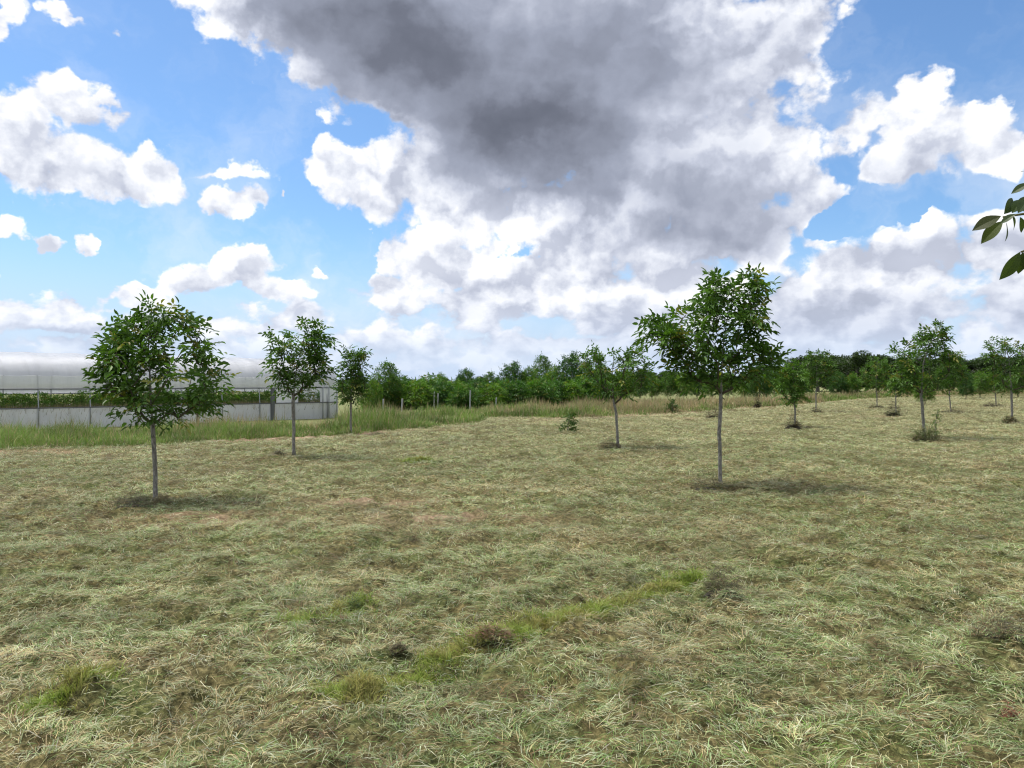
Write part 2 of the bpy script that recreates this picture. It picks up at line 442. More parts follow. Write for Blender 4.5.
PAL = np.array([(.41, .33, .165), (.345, .33, .165), (.25, .31, .145), (.155, .097, .045), (.125, .21, .045), (.43, .435, .295)])
def strand_cols(n, probs, far=0.0):
    """probs (n,6) -> colour per strand"""
    cum = np.cumsum(probs / probs.sum(1, keepdims=True), 1)
    k = (RNG.random(n)[:, None] > cum).sum(1).clip(0, 5)
    mean = (probs / probs.sum(1, keepdims=True)) @ PAL
    f = (np.zeros(n) + far)[:, None] * .65                      # a wide far blade stands for several
    c = PAL[k] * (1 - f) + mean * f
    return c * (1 + (RNG.uniform(-.42, .30, n) * (1 - .5 * far))[:, None]) * (1 + RNG.normal(0, .04, (n, 3)))

GREEN_STRIPS = [([(338, 708), (395, 682), (440, 662), (500, 643), (560, 622), (640, 600), (700, 582)], .13),
                ([(290, 632), (330, 622), (366, 610)], .11), ([(30, 712), (60, 703), (105, 690)], .12), ([(405, 462), (425, 461)], .25)]
def strip_mask(x, y):
    k = np.zeros_like(x)
    for pts, w in GREEN_STRIPS:
        P = np.array([gpt(*q) for q in pts])
        for a, b in zip(P[:-1], P[1:]):
            ab = b - a; t = np.clip(((x - a[0]) * ab[0] + (y - a[1]) * ab[1]) / (ab @ ab), 0, 1)
            d = np.hypot(x - a[0] - t * ab[0], y - a[1] - t * ab[1])
            k = np.maximum(k, np.exp(-(d / w) ** 2))
    return k

def build_cut_grass():
    y0, y1 = 2.2, 95.0
    def rho(y): return np.where(y < 6, 5600.0, 5600.0 * (6 / y) ** 1.85)
    yy = np.linspace(y0, y1, 4000); pdf = rho(yy) * 1.72 * yy; cdf = np.cumsum(pdf); N = int(np.trapz(pdf, yy)); cdf /= cdf[-1]
    y = np.interp(RNG.random(N), cdf, yy); x = RNG.uniform(-.86, .86, N) * y
    far = sstep(y, 5, 40)
    sm = strip_mask(x, y); clump = fbm(x * 2.6, y * 2.6, 41, 3); patch = .6 * fbm(x * .55 + 4, y * .8, 61, 4) + .4 * fbm(x * 2.2, y * 2.6, 63, 3); patch2 = .5 * fbm(x * .9 - 7, y * 1.3, 71, 3) + .5 * fbm(x * 3.3, y * 3.6, 73, 2)
    fine = vnoise(x * 8, y * 8, 47)
    keep = (beyond(x, y) < .2) & (RNG.random(N) < (.42 + 1.0 * sstep(.5 * clump + .5 * fine, .34, .62)) * (1 - .92 * soil_mask(x, y)) * (1 - .85 * sstep(sm, .3, .8)))
    x, y, far, clump, patch, patch2 = (q[keep] for q in (x, y, far, clump, patch, patch2)); n = len(x)
    z = height(x, y) + RNG.uniform(0, .035, n) * (.4 + clump)
    swath = fbm(x * 1.9, y * 1.9, 5, 3) * 20
    az = swath + RNG.normal(0, .8, n)
    pitch = np.abs(RNG.normal(0, .30, n)) + .04
    up = RNG.random(n) < .05; pitch[up] = RNG.uniform(.5, 1.2, up.sum())
    L = np.minimum(RNG.gamma(2.5, .023, n) + .02, .14) * (1 + 1.2 * far)
    W = np.maximum(.0030, .00046 * y) * RNG.uniform(.6, 1.3, n)
    g = sstep(patch, .34, .53) * (1 - .50 * far); br = sstep(patch2, .52, .66) * .75
    pr = np.stack([.28 - .18 * g + .10 * far, .26 + 0 * g, .14 + .30 * g, .08 + .55 * br, .05 + .26 * g, .16 - .05 * br + 0 * g], -1)
    col = strand_cols(n, np.clip(pr, .01, 1), far)
    streak = fbm(x * .9 + y * .15, y * 1.7 / (1 + .05 * y), 83, 4); mottle = fbm(x * 3.1, y * 3.1, 87, 3)
    col = col * (1.07 + .65 * (streak - .5) + .9 * (mottle - .5))[:, None]      # lighter and darker streaks and patches
    dark_pits = sstep(vnoise(x * 3.4 / (1 + .012 * y) + 9, y * 3.4 / (1 + .03 * y), 97) + .25 * (fbm(x * 9, y * 9, 98, 2) - .5), .76, .90)[:, None]
    col = col * (1 - dark_pits) + col * np.array([[.46, .38, .32]]) * dark_pits               # small shaded pits put into the colour as brown handfuls of older hay
    V, Q, T, C = blades(np.stack([x, y, z], -1), az, pitch, L, W, col, sag=pitch + RNG.uniform(-.05, .30, n))
    o = obj('cut_grass', make_mesh('cut_grass', V, [Q, T], mat_blades('cut grass'), C))
    tag(o, 'pale mown grass drying in swaths over the whole field', 'cut grass', kind='stuff')
    # short living tufts in the strips the mower missed
    P = []
    for pts, w in GREEN_STRIPS:
        q = np.array([gpt(*a) for a in pts])
        for a, b in zip(q[:-1], q[1:]):
            m = int(np.hypot(*(b - a)) * w * 2 * 16000 * (4.5 / a[1]) ** .8)
            t = RNG.random(m)[:, None]; P.append(a + (b - a) * t + RNG.normal(0, w * .6, (m, 2)))
    P = np.concatenate(P); kk = fbm(P[:, 0] * 3, P[:, 1] * 3, 15, 3) + RNG.normal(0, .06, len(P)); P = P[kk > .32]
    x, y = P.T; n = len(x); z = height(x, y)
    tuft = fbm(x * 7, y * 7, 33, 2)
    az = tuft * 20 + RNG.normal(0, .6, n); pitch = RNG.normal(.85, .25, n)
    L = RNG.uniform(.05, .12, n) * (.5 + .9 * tuft); W = RNG.uniform(.0025, .0045, n) * np.maximum(1, y / 7)
    gold = np.clip(sstep(fbm(x * 4.2, y * 4.2, 77, 3), .48, .68) * .6 + RNG.normal(0, .12, n), 0, 1)[:, None]
    col = (np.array([[.15, .23, .030]]) * (1 - gold) + np.array([[.24, .20, .07]]) * gold) * RNG.uniform(.6, 1.3, n)[:, None]
    V, Q, T, C = blades(np.stack([x, y, z], -1), az, pitch, L, W, col, sag=.5, tipcol=col * np.array([[1.5, 1.3, 1.3]]))
    o = obj('green_grass', make_mesh('green_grass', V, [Q, T], mat_blades('living grass', .35), C))
    tag(o, 'short green grass left standing in strips between the hay', 'grass', kind='stuff')

def strip_height(u):
    """height in metres of the unmown grass along the field edge, by bearing (pixel column)"""
    px = u * F_PX + 512
    return np.interp(px, [-400, 0, 200, 330, 350, 385, 400, 480, 500, 600, 640, 760, 800, 900, 1000, 1400], [.48, .46, .46, .50, .78, .78, .46, .38, .50, .50, .48, .52, .5, .6, .7, .7])

def build_tall_grass():
    mat = mat_blades('tall grass', .35)
    N = 420000
    u = RNG.uniform(-1.0, 1.0, N)
    e = np.interp(u, EU, EYV); dep = RNG.random(N) ** 1.6 * (9 + .22 * e) - .3
    y = e + dep; x = u * y
    w = e * (9 + .22 * e) / (18 * 13)                       # keep near density bounded
    cl = fbm(x * .7, y * .7, 201, 4)
    keep = (beyond(x, y) > 0) & (RNG.random(N) < np.clip(.2 + 1.3 * sstep(cl, .32, .6), 0, 1) * np.clip(w, .25, 1) * .42)
    # a gap of bare ground behind the first strip
    x, y, u, dep, cl, e = (q[keep] for q in (x, y, u, dep, cl, e)); n = len(x)
    hmax = strip_height(u) * (.35 + .65 * sstep(dep, 0, 2.2)) * (.50 + 1.0 * sstep(cl, .25, .75)) * (.75 + .5 * fbm(x * 1.7, y * 1.7, 222, 2))
    dry = sstep(fbm(x * .22, y * .22, 211, 3) + .13 * sstep(u, .12, .28) - .13 * sstep(u, .10, -.12) + .12 * sstep(dep, 1, 7), .50, .68)
    seed = RNG.random(n) < .05 + .22 * dry
    L = hmax * np.where(seed, RNG.uniform(.9, 1.35, n), RNG.uniform(.45, 1.1, n))
    pitch = np.where(seed, RNG.normal(1.42, .10, n), RNG.normal(1.25, .22, n))
    az = RNG.uniform(0, 2 * np.pi, n)
    W = .00055 * y * RNG.uniform(.6, 1.5, n)
    gcol = np.array([[.12, .185, .036]]) * (1 + RNG.normal(0, .06, (n, 3))); tcol = np.array([[.32, .255, .135]]) * (1 + RNG.normal(0, .05, (n, 3)))
    f = (RNG.random(n) < .10 + .60 * dry)[:, None] * 1.0
    col = (gcol * (1 - f) + tcol * f) * (RNG.uniform(.75, 1.15, n) * (1 + 1.3 * (fbm(x * .9, y * .9, 231, 3) - .5)))[:, None]
    tip = np.where(seed[:, None], tcol * RNG.uniform(.8, 1.25, n)[:, None], col * 1.15)
    z = height(x, y) - .01
    R = np.stack([x, y, z], -1)
    for nm, lab, cat, sel in (('tall_grass', 'tall green and tan unmown grass along the edge of the field', 'grass', ~seed),
                              ('dry_grass', 'dry tan seed stalks rising above the unmown grass', 'grass', seed)):
        V, Q, T, C = blades(R[sel], az[sel], pitch[sel], L[sel], W[sel], col[sel], sag=np.where(seed, .15, .45)[sel], tipcol=tip[sel])
        o = obj(nm, make_mesh(nm, V, [Q, T], mat, C)); tag(o, lab, cat, kind='stuff')

# ------------------------------------------------------------------ trees
def mat_leaf(name='walnut leaf'):
    m, g, out = mat_base(name)
    a = g.n('ShaderNodeAttribute', attribute_name='tint').outputs['Color']
    geo = g.n('ShaderNodeNewGeometry')
    c = g.mix(g.m('MULTIPLY', geo.outputs['Backfacing'], .35), a, g.mix(1.0, a, (1.5, 1.45, 1.6), 'MULTIPLY'))   # paler underside
    b = principled(g, None, c, .48, .22)
    tr = g.n('ShaderNodeBsdfTranslucent'); g.put(tr.inputs[0], g.mix(1.0, a, (1.7, 1.9, .7), 'MULTIPLY'))
    mx = g.n('ShaderNodeMixShader'); mx.inputs[0].default_value = .24
    g.t.links.new(b, mx.inputs[1]); g.t.links.new(tr.outputs[0], mx.inputs[2]); g.t.links.new(mx.outputs[0], out.inputs[0])
    return m

def mat_bark():
    m, g, out = mat_base('young walnut bark')
    p = objpos(g)
    mp = g.n('ShaderNodeMapping'); g.put(mp.inputs['Vector'], p); mp.inputs['Scale'].default_value = (1, 1, .35)
    n = g.noise(mp.outputs[0], 45, 5, .65, dim='3D'); n2 = g.noise(p, 6, 3, .5, dim='3D')
    c = g.ramp(n, [(.3, (.06, .053, .043)), (.5, (.20, .185, .16)), (.70, (.38, .355, .315))])
    c = g.mix(g.smooth(n2, .45, .7, 0, .5), c, (.16, .17, .13))
    bp = g.n('ShaderNodeBump'); bp.inputs['Strength'].default_value = .5; bp.inputs['Distance'].default_value = .006; g.put(bp.inputs['Height'], n)
    principled(g, out, c, .85, .2, bp.outputs[0])
    return m

def mat_twig():
    m, g, out = mat_base('young walnut twig bark')
    n = g.noise(objpos(g), 30, 3, .6, dim='3D')
    principled(g, out, g.ramp(n, [(.3, (.05, .042, .028)), (.7, (.11, .095, .062))]), .8, .2)
    return m

LEAFM = BARKM = TWIGM = None
def rv(r, n): 
    v = r.normal(size=(n, 3)); return v / np.linalg.norm(v, axis=1)[:, None]
def nrm(v): return v / (np.linalg.norm(v, axis=-1, keepdims=True) + 1e-9)

def leaflets(base, dirs, up, L, W, col, droop, fold=.25):
    """pointed leaflets with a folded midrib and a drooping tip; 8 points, 6 faces each"""
    n = len(base)
    side = nrm(np.cross(dirs, up)); nr = nrm(np.cross(side, dirs))
    def pt(t, s, k): 
        return base + dirs * (t * L)[:, None] + side * (s * W)[:, None] + nr * (k * W)[:, None] - np.array([0, 0, 1.0]) * (droop * L * t * t)[:, None]
    o = np.ones(n)
    P = [pt(0 * o, 0, 0 * o), pt(.32 * o, .42, fold * o), pt(.32 * o, -.42, fold * o), pt(.36 * o, 0, 0 * o), pt(.70 * o, .36, fold * .9 * o), pt(.70 * o, -.36, fold * .9 * o), pt(.72 * o, 0, 0 * o), pt(1 * o, 0, 0 * o)]
    V = np.stack(P, 1).reshape(-1, 3); b = np.arange(n) * 8
    T = np.concatenate([np.stack([b, b + 3, b + 1], -1), np.stack([b, b + 2, b + 3], -1), np.stack([b + 4, b + 6, b + 7], -1), np.stack([b + 6, b + 5, b + 7], -1)])
    Q = np.concatenate([np.stack([b + 1, b + 3, b + 6, b + 4], -1), np.stack([b + 3, b + 2, b + 5, b + 6], -1)])
    C = np.repeat(col, 8, 0)
    return V, Q, T, C

def compound_leaves(G, r, bases, dirs, leaf=1.0, pairs=3, tintv=1.0, big=1.0, stems=None):
    """pinnate leaves: a rachis carrying pairs of leaflets and one at the end"""
    n = len(bases)
    RL = r.uniform(.20, .34, n) * leaf
    dirs = nrm(dirs); dirs[:, 2] = np.maximum(dirs[:, 2], -.12); dirs = nrm(dirs); side = nrm(np.cross(dirs, np.array([0, 0, 1.0]) + r.normal(0, .35, (n, 3))))
    upv = nrm(np.cross(side, dirs)); upv[upv[:, 2] < 0] *= -1
    droop = r.uniform(.10, .55, n)
    tone = r.uniform(.65, 1.3, n)[:, None] * (np.ones(3) * np.array(tintv))[None]
    yel = (r.random(n) < .07)[:, None]
    cb = np.where(yel, np.array([[.15, .155, .03]]), np.array([[.058, .118, .018]])) * tone
    B, D, U, LL, C = [], [], [], [], []
    ts = [(i + .9) / (pairs + .6) for i in range(pairs)]
    def at(t): return bases + dirs * (RL * t)[:, None] - np.array([0, 0, 1.0]) * (droop * RL * t * t)[:, None]
    for t in ts:
        for sg in (-1, 1):
            ok = r.random(n) < .93
            dd = nrm(dirs * .55 + side * sg * .8 + r.normal(0, .16, (n, 3)) - np.array([0, 0, 1]) * (.1 + droop * t * .6)[:, None])
            B.append(at(t)[ok]); D.append(dd[ok]); U.append(nrm(upv + r.normal(0, .22, (n, 3)))[ok])
            LL.append((r.uniform(.085, .125, n) * leaf * big * (.75 + .4 * t))[ok]); C.append((cb * r.uniform(.88, 1.14, n)[:, None])[ok])
    dd = nrm(dirs + r.normal(0, .12, (n, 3)) - np.array([0, 0, 1]) * (droop * .9)[:, None])
    B.append(at(1.0)); D.append(dd); U.append(upv); LL.append(r.uniform(.11, .15, n) * leaf * big); C.append(cb)
    B, D, U, LL, C = (np.concatenate(q) for q in (B, D, U, LL, C))
    G.add(*leaflets(B, D, U, LL, LL * r.uniform(.38, .50, len(LL)), C, r.uniform(.05, .3, len(LL))))
    if stems is not None:
        for i in range(n):
            stems.tube([bases[i], at(.5)[i], at(1.0)[i]], [.0022, .0018, .0012], 3, cap=False)

def grow(r, trunk, tips):
    """attach every tip to the skeleton it can best reach; returns nodes, parents"""
    N = [np.array(p, float) for p in trunk]; P = [i - 1 for i in range(len(trunk))]
    first = max(1, int(len(trunk) * .46))
    chains = []
    live = list(range(first, len(trunk)))
    c = np.array(trunk[first])
    tips = sorted(tips, key=lambda q: np.linalg.norm(np.array(q) - c) + .3 * r.random())
    for t in tips:
        t = np.array(t, float)
        A = np.array([N[i] for i in live]); d = t - A; dist = np.linalg.norm(d, axis=1)
        horiz = np.hypot(d[:, 0], d[:, 1])
        cost = dist + np.maximum(0, .75 * horiz - d[:, 2]) * 1.5
        j = live[int(np.argmin(cost))]
        a = N[j]; k = max(2, int(np.linalg.norm(t - a) / .14)); ch = [j]
        ctrl = a + (t - a) * .5 + np.array([0, 0, -.06]) * np.linalg.norm(t - a) + r.normal(0, .03, 3)
        for i in range(1, k + 1):
            s = i / k; q = a * (1 - s) ** 2 + ctrl * 2 * s * (1 - s) + t * s * s
            N.append(q); P.append(ch[-1]); ch.append(len(N) - 1); live.append(len(N) - 1)
        chains.append(ch)
    return N, P, chains

def skeleton_mesh(N, P, chains, ntrunk, r_base, r_tip, name, sides=7, split=True):
    cnt = np.zeros(len(N))
    for i in range(len(N) - 1, -1, -1):
        if cnt[i] == 0: cnt[i] = 1
        if P[i] >= 0: cnt[P[i]] += cnt[i]
    # thickness follows how much it carries
    rad = r_tip + (r_base - r_tip) * (cnt / cnt[0]) ** .55
    G = Geo()
    tr = list(range(ntrunk)); pts = [N[i] for i in tr]; rr = np.array([rad[i] for i in tr]); rr[0] *= 1.5; rr[1] *= 1.08
    G.tube(pts, rr, sides)
    limbs = {}; owner = {}
    for ch in chains:                                           # a limb is a branch off the trunk with all its side shoots
        k = ch[1] if ch[0] < ntrunk else owner[ch[0]]
        for i in ch[1:]: owner[i] = k
        (G if not split else limbs.setdefault(k, Geo())).tube([N[i] for i in ch], [min(rad[i], rad[ch[1]] * 1.1) for i in ch], 5)
    return G.mesh(name, BARKM if split else TWIGM, True), [H.mesh('branch', TWIGM, True) for H in limbs.values()]

def outline_tips(r, rows, n, inset, depth=.85, edge=.45):
    """rows: (z, xl, xr) of the crown outline in metres -> points spread through the crown's volume"""
    rows = sorted(rows); z = np.array([q[0] for q in rows]); xl = np.array([q[1] for q in rows]); xr = np.array([q[2] for q in rows])
    zz = np.linspace(z[0] + inset * .5, z[-1] - inset * 1.0, 200); L = np.interp(zz, z, xl); R = np.interp(zz, z, xr)
    wd = np.maximum(R - L, .05); cdf = np.cumsum(wd ** 1.2); cdf /= cdf[-1]
    out = []
    smax = np.median(wd) * .62
    for i in range(n):
        k = int(np.interp((i + r.random()) / n, cdf, np.arange(200))); l, rr = L[k] + inset, R[k] - inset
        if rr < l: l = rr = (l + rr) / 2
        c, h = (l + rr) / 2, (rr - l) / 2
        if r.random() < edge: a = (1 if r.random() < .5 else -1) * r.uniform(.85, 1.0)
        else: a = r.uniform(-.85, .85)
        dmax = min(h, smax) * depth * math.sqrt(max(0, 1 - a * a)) + .05
        out.append((c + a * h, r.uniform(-1, 1) * dmax, zz[k] + r.normal(0, .03)))
    return out

def walnut(name, base, rows, trunk, seed, ntips=60, lpt=5, leaf=1.0, r_base=.035, pairs=3, inset=.24, tintv=1.0, cull=None, along=.55, extra=None, stems=False, edge=.38, depth=.85, split=True):
    """base: world point; rows and trunk in local metres. An Empty with a trunk and a crown."""
    r = np.random.default_rng(seed)
    root = empty(name, base)
    tips = outline_tips(r, rows, ntips, inset, depth, edge)
    tk = np.array(trunk, float); s = np.linspace(0, 1, max(8, int(tk[-1, 2] / .16)))
    ks = np.linspace(0, 1, len(tk)); tk = np.stack([np.interp(s, ks, tk[:, i]) for i in range(3)], -1)
    tk[1:-1, :2] += np.cumsum(r.normal(0, .0028, (len(tk) - 2, 2)), 0) - np.linspace(0, 1, len(tk) - 2)[:, None] * 0
    tk[1:-1, :2] += r.normal(0, .004, (len(tk) - 2, 2))
    N, P, chains = grow(r, tk, tips)
    tme, bme = skeleton_mesh(N, P, chains, len(tk), r_base, .0035, 'trunk', split=split)
    obj('trunk', tme, root)
    for q in bme: obj('branch', q, root)
    B, D = [], []
    axis = tk[-1]
    for ch in chains:
        end = N[ch[-1]]; d = nrm(end - N[ch[-2]])
        for q in range(int(r.integers(max(2, lpt - 3), lpt + 3))):
            v = nrm(d * .7 + r.normal(0, .75, 3) + np.array([0, 0, .15])); B.append(end); D.append(v)
        for i in ch[1:-1]:
            if r.random() < along:
                v = nrm(nrm(N[i] - N[P[i]]) * .4 + r.normal(0, .8, 3)); B.append(N[i]); D.append(v)
    for q in range(lpt): B.append(tk[-1]); D.append(nrm(np.array([0, 0, .6]) + r.normal(0, .6, 3)))
    B, D = np.array(B), np.array(D)
    if cull is not None:
        k = cull(B + np.array(base)); B, D = B[k], D[k]
    G = Geo(); compound_leaves(G, r, B, D, leaf, pairs, tintv)
    if extra: extra(G, r)
    obj('crown', G.mesh('crown', LEAFM), root)
    return root

def copy_tree(o, loc, rz=0, sc=1.0, scz=None):
    c = o.copy(); COL.objects.link(c); c.location = loc; c.rotation_euler = (0, 0, rz); c.scale = (sc, sc, scz or sc)
    for ch in o.children:
        k = ch.copy(); COL.objects.link(k); k.parent = c
    return c

HERO = []
def px_tree(name, bx, by, rows, trunk, label, cat='tree', group=None, seed=1, **kw):
    """rows (py, xl, xr) and trunk (px, py) as measured on the photograph, turned into metres at the tree's distance"""
    X, Y = gpt(bx, by); s = Y / F_PX; z0 = hz(X, Y) - .02
    R = [((by - py) * s, (a - bx) * s, (b - bx) * s) for py, a, b in rows]
    T = [((px - bx) * s, 0, (by - py) * s) for px, py in trunk]
    o = walnut(name, (X, Y, z0), R, T, seed, **kw)
    tag(o, label, cat, group)
    return o

ORCH = 'young walnut trees planted in rows on the mown field'
def build_orchard():
    px_tree('walnut_tree', 155, 500, [(288, 145, 150), (298, 140, 164), (308, 132, 182), (316, 122, 204), (326, 104, 216), (345, 90, 222), (360, 95, 222), (375, 86, 234), (390, 100, 228), (400, 114, 216), (410, 124, 206), (422, 145, 190)],
            [(155, 502), (155.5, 470), (154, 430), (152, 400), (150, 345), (149, 312)],
            'leafy young walnut tree in front of the polytunnel, nearest on the left', group=ORCH, seed=61, ntips=112, lpt=6, r_base=.030, leaf=.92, edge=.5, along=.75)
    px_tree('walnut_tree', 293, 456, [(317, 311, 317), (325, 306, 328), (332, 302, 332), (338, 262, 332), (346, 263, 330), (355, 265, 327), (365, 263, 327), (374, 266, 336), (384, 272, 324), (392, 277, 312), (399, 282, 302)],
            [(294, 457), (294, 430), (293.5, 400), (296, 370), (308, 325)],
            'walnut sapling with a bare straight stem at the right end of the polytunnel', group=ORCH, seed=12, ntips=72, lpt=6, r_base=.036, leaf=1.02)
    px_tree('walnut_tree', 351, 433, [(342, 343, 351), (350, 338, 370), (360, 337, 373), (368, 341, 366), (375, 335, 373), (386, 334, 373), (395, 340, 366), (401, 346, 358)],
            [(351, 434), (351, 415), (351, 395), (352, 370), (348, 346)],
            'slim walnut sapling rooted in the unmown grass, right of the polytunnel', group=ORCH, seed=13, ntips=66, lpt=6, r_base=.036, leaf=1.05)
    px_tree('walnut_tree', 618, 447, [(348, 604, 642), (354, 580, 646), (360, 578, 653), (370, 584, 652), (380, 590, 650), (390, 598, 640), (399, 606, 628)],
            [(618, 448), (617, 425), (616, 412), (613, 400), (612, 372), (614, 356)],
            'low flat-topped walnut sapling with a forked stem, mid field', group=ORCH, seed=14, ntips=66, lpt=6, r_base=.034, inset=.13)
    px_tree('walnut_tree', 720, 485, [(264, 728, 745), (270, 712, 762), (278, 702, 770), (288, 696, 773), (298, 694, 773), (310, 688, 771), (320, 640, 770), (334, 640, 770), (344, 656, 764), (351, 664, 782), (358, 664, 795), (368, 668, 786), (378, 681, 756), (389, 690, 744), (395, 706, 732)],
            [(720, 487), (720, 460), (720.5, 425), (721.5, 392), (724, 340), (733, 295)],
            'tallest walnut tree, dark leaning crown on a pale straight stem', group=ORCH, seed=15, ntips=138, lpt=6, r_base=.030, leaf=1.0, edge=.5)
    px_tree('walnut_tree', 925, 438, [(319, 933, 945), (328, 928, 951), (335, 905, 951), (341, 894, 950), (350, 890, 954), (358, 892, 958), (366, 895, 957), (375, 893, 955), (385, 900, 950), (393, 910, 938)],
            [(925, 439), (923, 415), (921, 390), (924, 360), (936, 326)],
            'walnut tree with tall weeds round its stem, right side of the field', group=ORCH, seed=16, ntips=84, lpt=6, r_base=.042, leaf=1.05)
    px_tree('walnut_tree', 1012, 423, [(336, 1000, 1012), (343, 987, 1024), (352, 985, 1030), (362, 986, 1036), (372, 986, 1040), (381, 990, 1040), (389, 1000, 1030)],
            [(1012, 424), (1012, 405), (1012, 388), (1010, 360), (1006, 342)],
            'walnut tree cut by the right border of the photo', group=ORCH, seed=17, ntips=72, lpt=6, r_base=.045, leaf=1.08)
    px_tree('walnut_tree', 795, 427, [(360, 786, 800), (368, 780, 806), (378, 776, 810), (390, 775, 809), (399, 781, 805), (406, 788, 802)],
            [(795, 428), (795, 412), (794, 400), (793, 366)],
            'small round-crowned walnut sapling standing in a dark clump of hay', group=ORCH, seed=18, ntips=64, lpt=5, r_base=.034, leaf=1.1, tintv=1.12)
    px_tree('walnut_tree', 951, 412.5, [(349, 944, 958), (358, 937, 966), (368, 934, 968), (378, 935, 968), (386, 940, 964), (392, 946, 958)],
            [(951, 413), (950, 400), (949, 388), (951, 354)],
            'walnut tree behind and just right of the weedy one', group=ORCH, seed=19, ntips=84, lpt=5, r_base=.036, leaf=1.15)
    px_tree('walnut_tree', 877, 408, [(358, 870, 884), (366, 863, 890), (376, 859, 893), (384, 861, 892), (391, 868, 886)],
            [(877, 408.5), (877, 398), (876, 388), (877, 362)],
            'light green walnut tree left of the weedy one, at the far grass edge', group=ORCH, seed=20, ntips=84, lpt=5, r_base=.036, leaf=1.2, tintv=1.15)
    px_tree('walnut_tree', 816, 412.5, [(349, 808, 826), (357, 804, 832), (368, 803, 836), (380, 805, 836), (390, 810, 832)],
            [(816, 413), (816, 400), (816, 388), (817, 354)],
            'walnut tree with a tufted top behind the small round-crowned one', group=ORCH, seed=21, ntips=84, lpt=5, r_base=.036, leaf=1.15)
    px_tree('walnut_tree', 896, 414, [(373, 890, 902), (380, 886, 908), (390, 885, 908), (397, 890, 902)],
            [(896, 415), (896, 404), (896, 394), (896, 377)],
            'thin low walnut sapling over a weedy dark mound', group=ORCH, seed=22, ntips=36, lpt=4, r_base=.03, leaf=1.1)
    px_tree('walnut_tree', 996, 406, [(371, 986, 1000), (378, 977, 1006), (386, 976, 1008), (392, 982, 1002)],
            [(996, 406.5), (996, 398), (995, 390), (993, 374)],
            'far small walnut tree left of the one cut by the border', group=ORCH, seed=23, ntips=60, lpt=5, r_base=.036, leaf=1.25)
    px_tree('walnut_tree', 197, 424, [(372, 190, 200), (380, 184, 208), (392, 183, 210), (402, 190, 206)],
            [(197, 425), (196, 415), (198, 404), (196, 377)],
            'small sapling in the tall grass behind the near left walnut tree', group=ORCH, seed=24, ntips=30, lpt=5, r_base=.04, leaf=1.1)
    # a low bushy sapling with two leafy stems
    X, Y = gpt(567, 432.5)
    o = walnut('sapling', (X, Y, hz(X, Y)), [(0, -.20, .18), (.2, -.20, .20), (.4, -.06, .22), (.62, 0, .16)], [(0, 0, 0), (.03, 0, .25), (.1, 0, .55)], 31, ntips=18, lpt=4, leaf=.75, r_base=.012, inset=.05, tintv=.75)
    tag(o, 'knee-high leafy sapling alone on the mown grass', 'sapling')
    X, Y = gpt(672.5, 412.5)
    o = walnut('sapling', (X, Y, hz(X, Y)), [(.05, -.26, .26), (.3, -.3, .25), (.62, -.12, .12)], [(0, 0, 0), (0, 0, .3), (-.02, 0, .56)], 32, ntips=20, lpt=5, leaf=.9, r_base=.014, inset=.05, tintv=.7)
    tag(o, 'dark leafy shoot at the front of the grass strip', 'sapling')

def bush_proto(name, W, H, z0, seed, ntips, lpt, leaf, tintv, base_r=.05, loc=(0, 0, 0), pairs=2, big=1.5):
    """rounder background growth; leaves read as small clumps at this distance"""
    rows = [(z0, -W * .30, W * .30), (z0 + (H - z0) * .25, -W * .5, W * .48), (z0 + (H - z0) * .55, -W * .46, W * .5), (z0 + (H - z0) * .8, -W * .30, W * .34), (H, -W * .08, W * .12)]
    return walnut(name, loc, rows, [(0, 0, 0), (.02, 0, H * .35), (-.03, .02, H * .7), (.05, 0, H * .92)], seed, ntips=ntips, lpt=lpt, leaf=leaf, r_base=base_r, pairs=pairs, inset=.12, tintv=tintv, depth=1.5, edge=.3, along=.8, split=False)

def place(proto, used, px, base_py, top_py, Hproto, rz, name=None, wide=1.0):
    """put a copy so that its foot and top come where the photo has them"""
    X, Y = gpt(px, base_py); s = Y / F_PX; H = (base_py - top_py) * s
    z = hz(X, Y) - .02
    k = H / Hproto
    if not used: 
        used.append(1); o = proto; o.location = (X, Y, z); o.rotation_euler = (0, 0, rz)
    else: o = copy_tree(proto, (X, Y, z), rz)
    o.scale = (k * wide, k * wide, k)
    return o

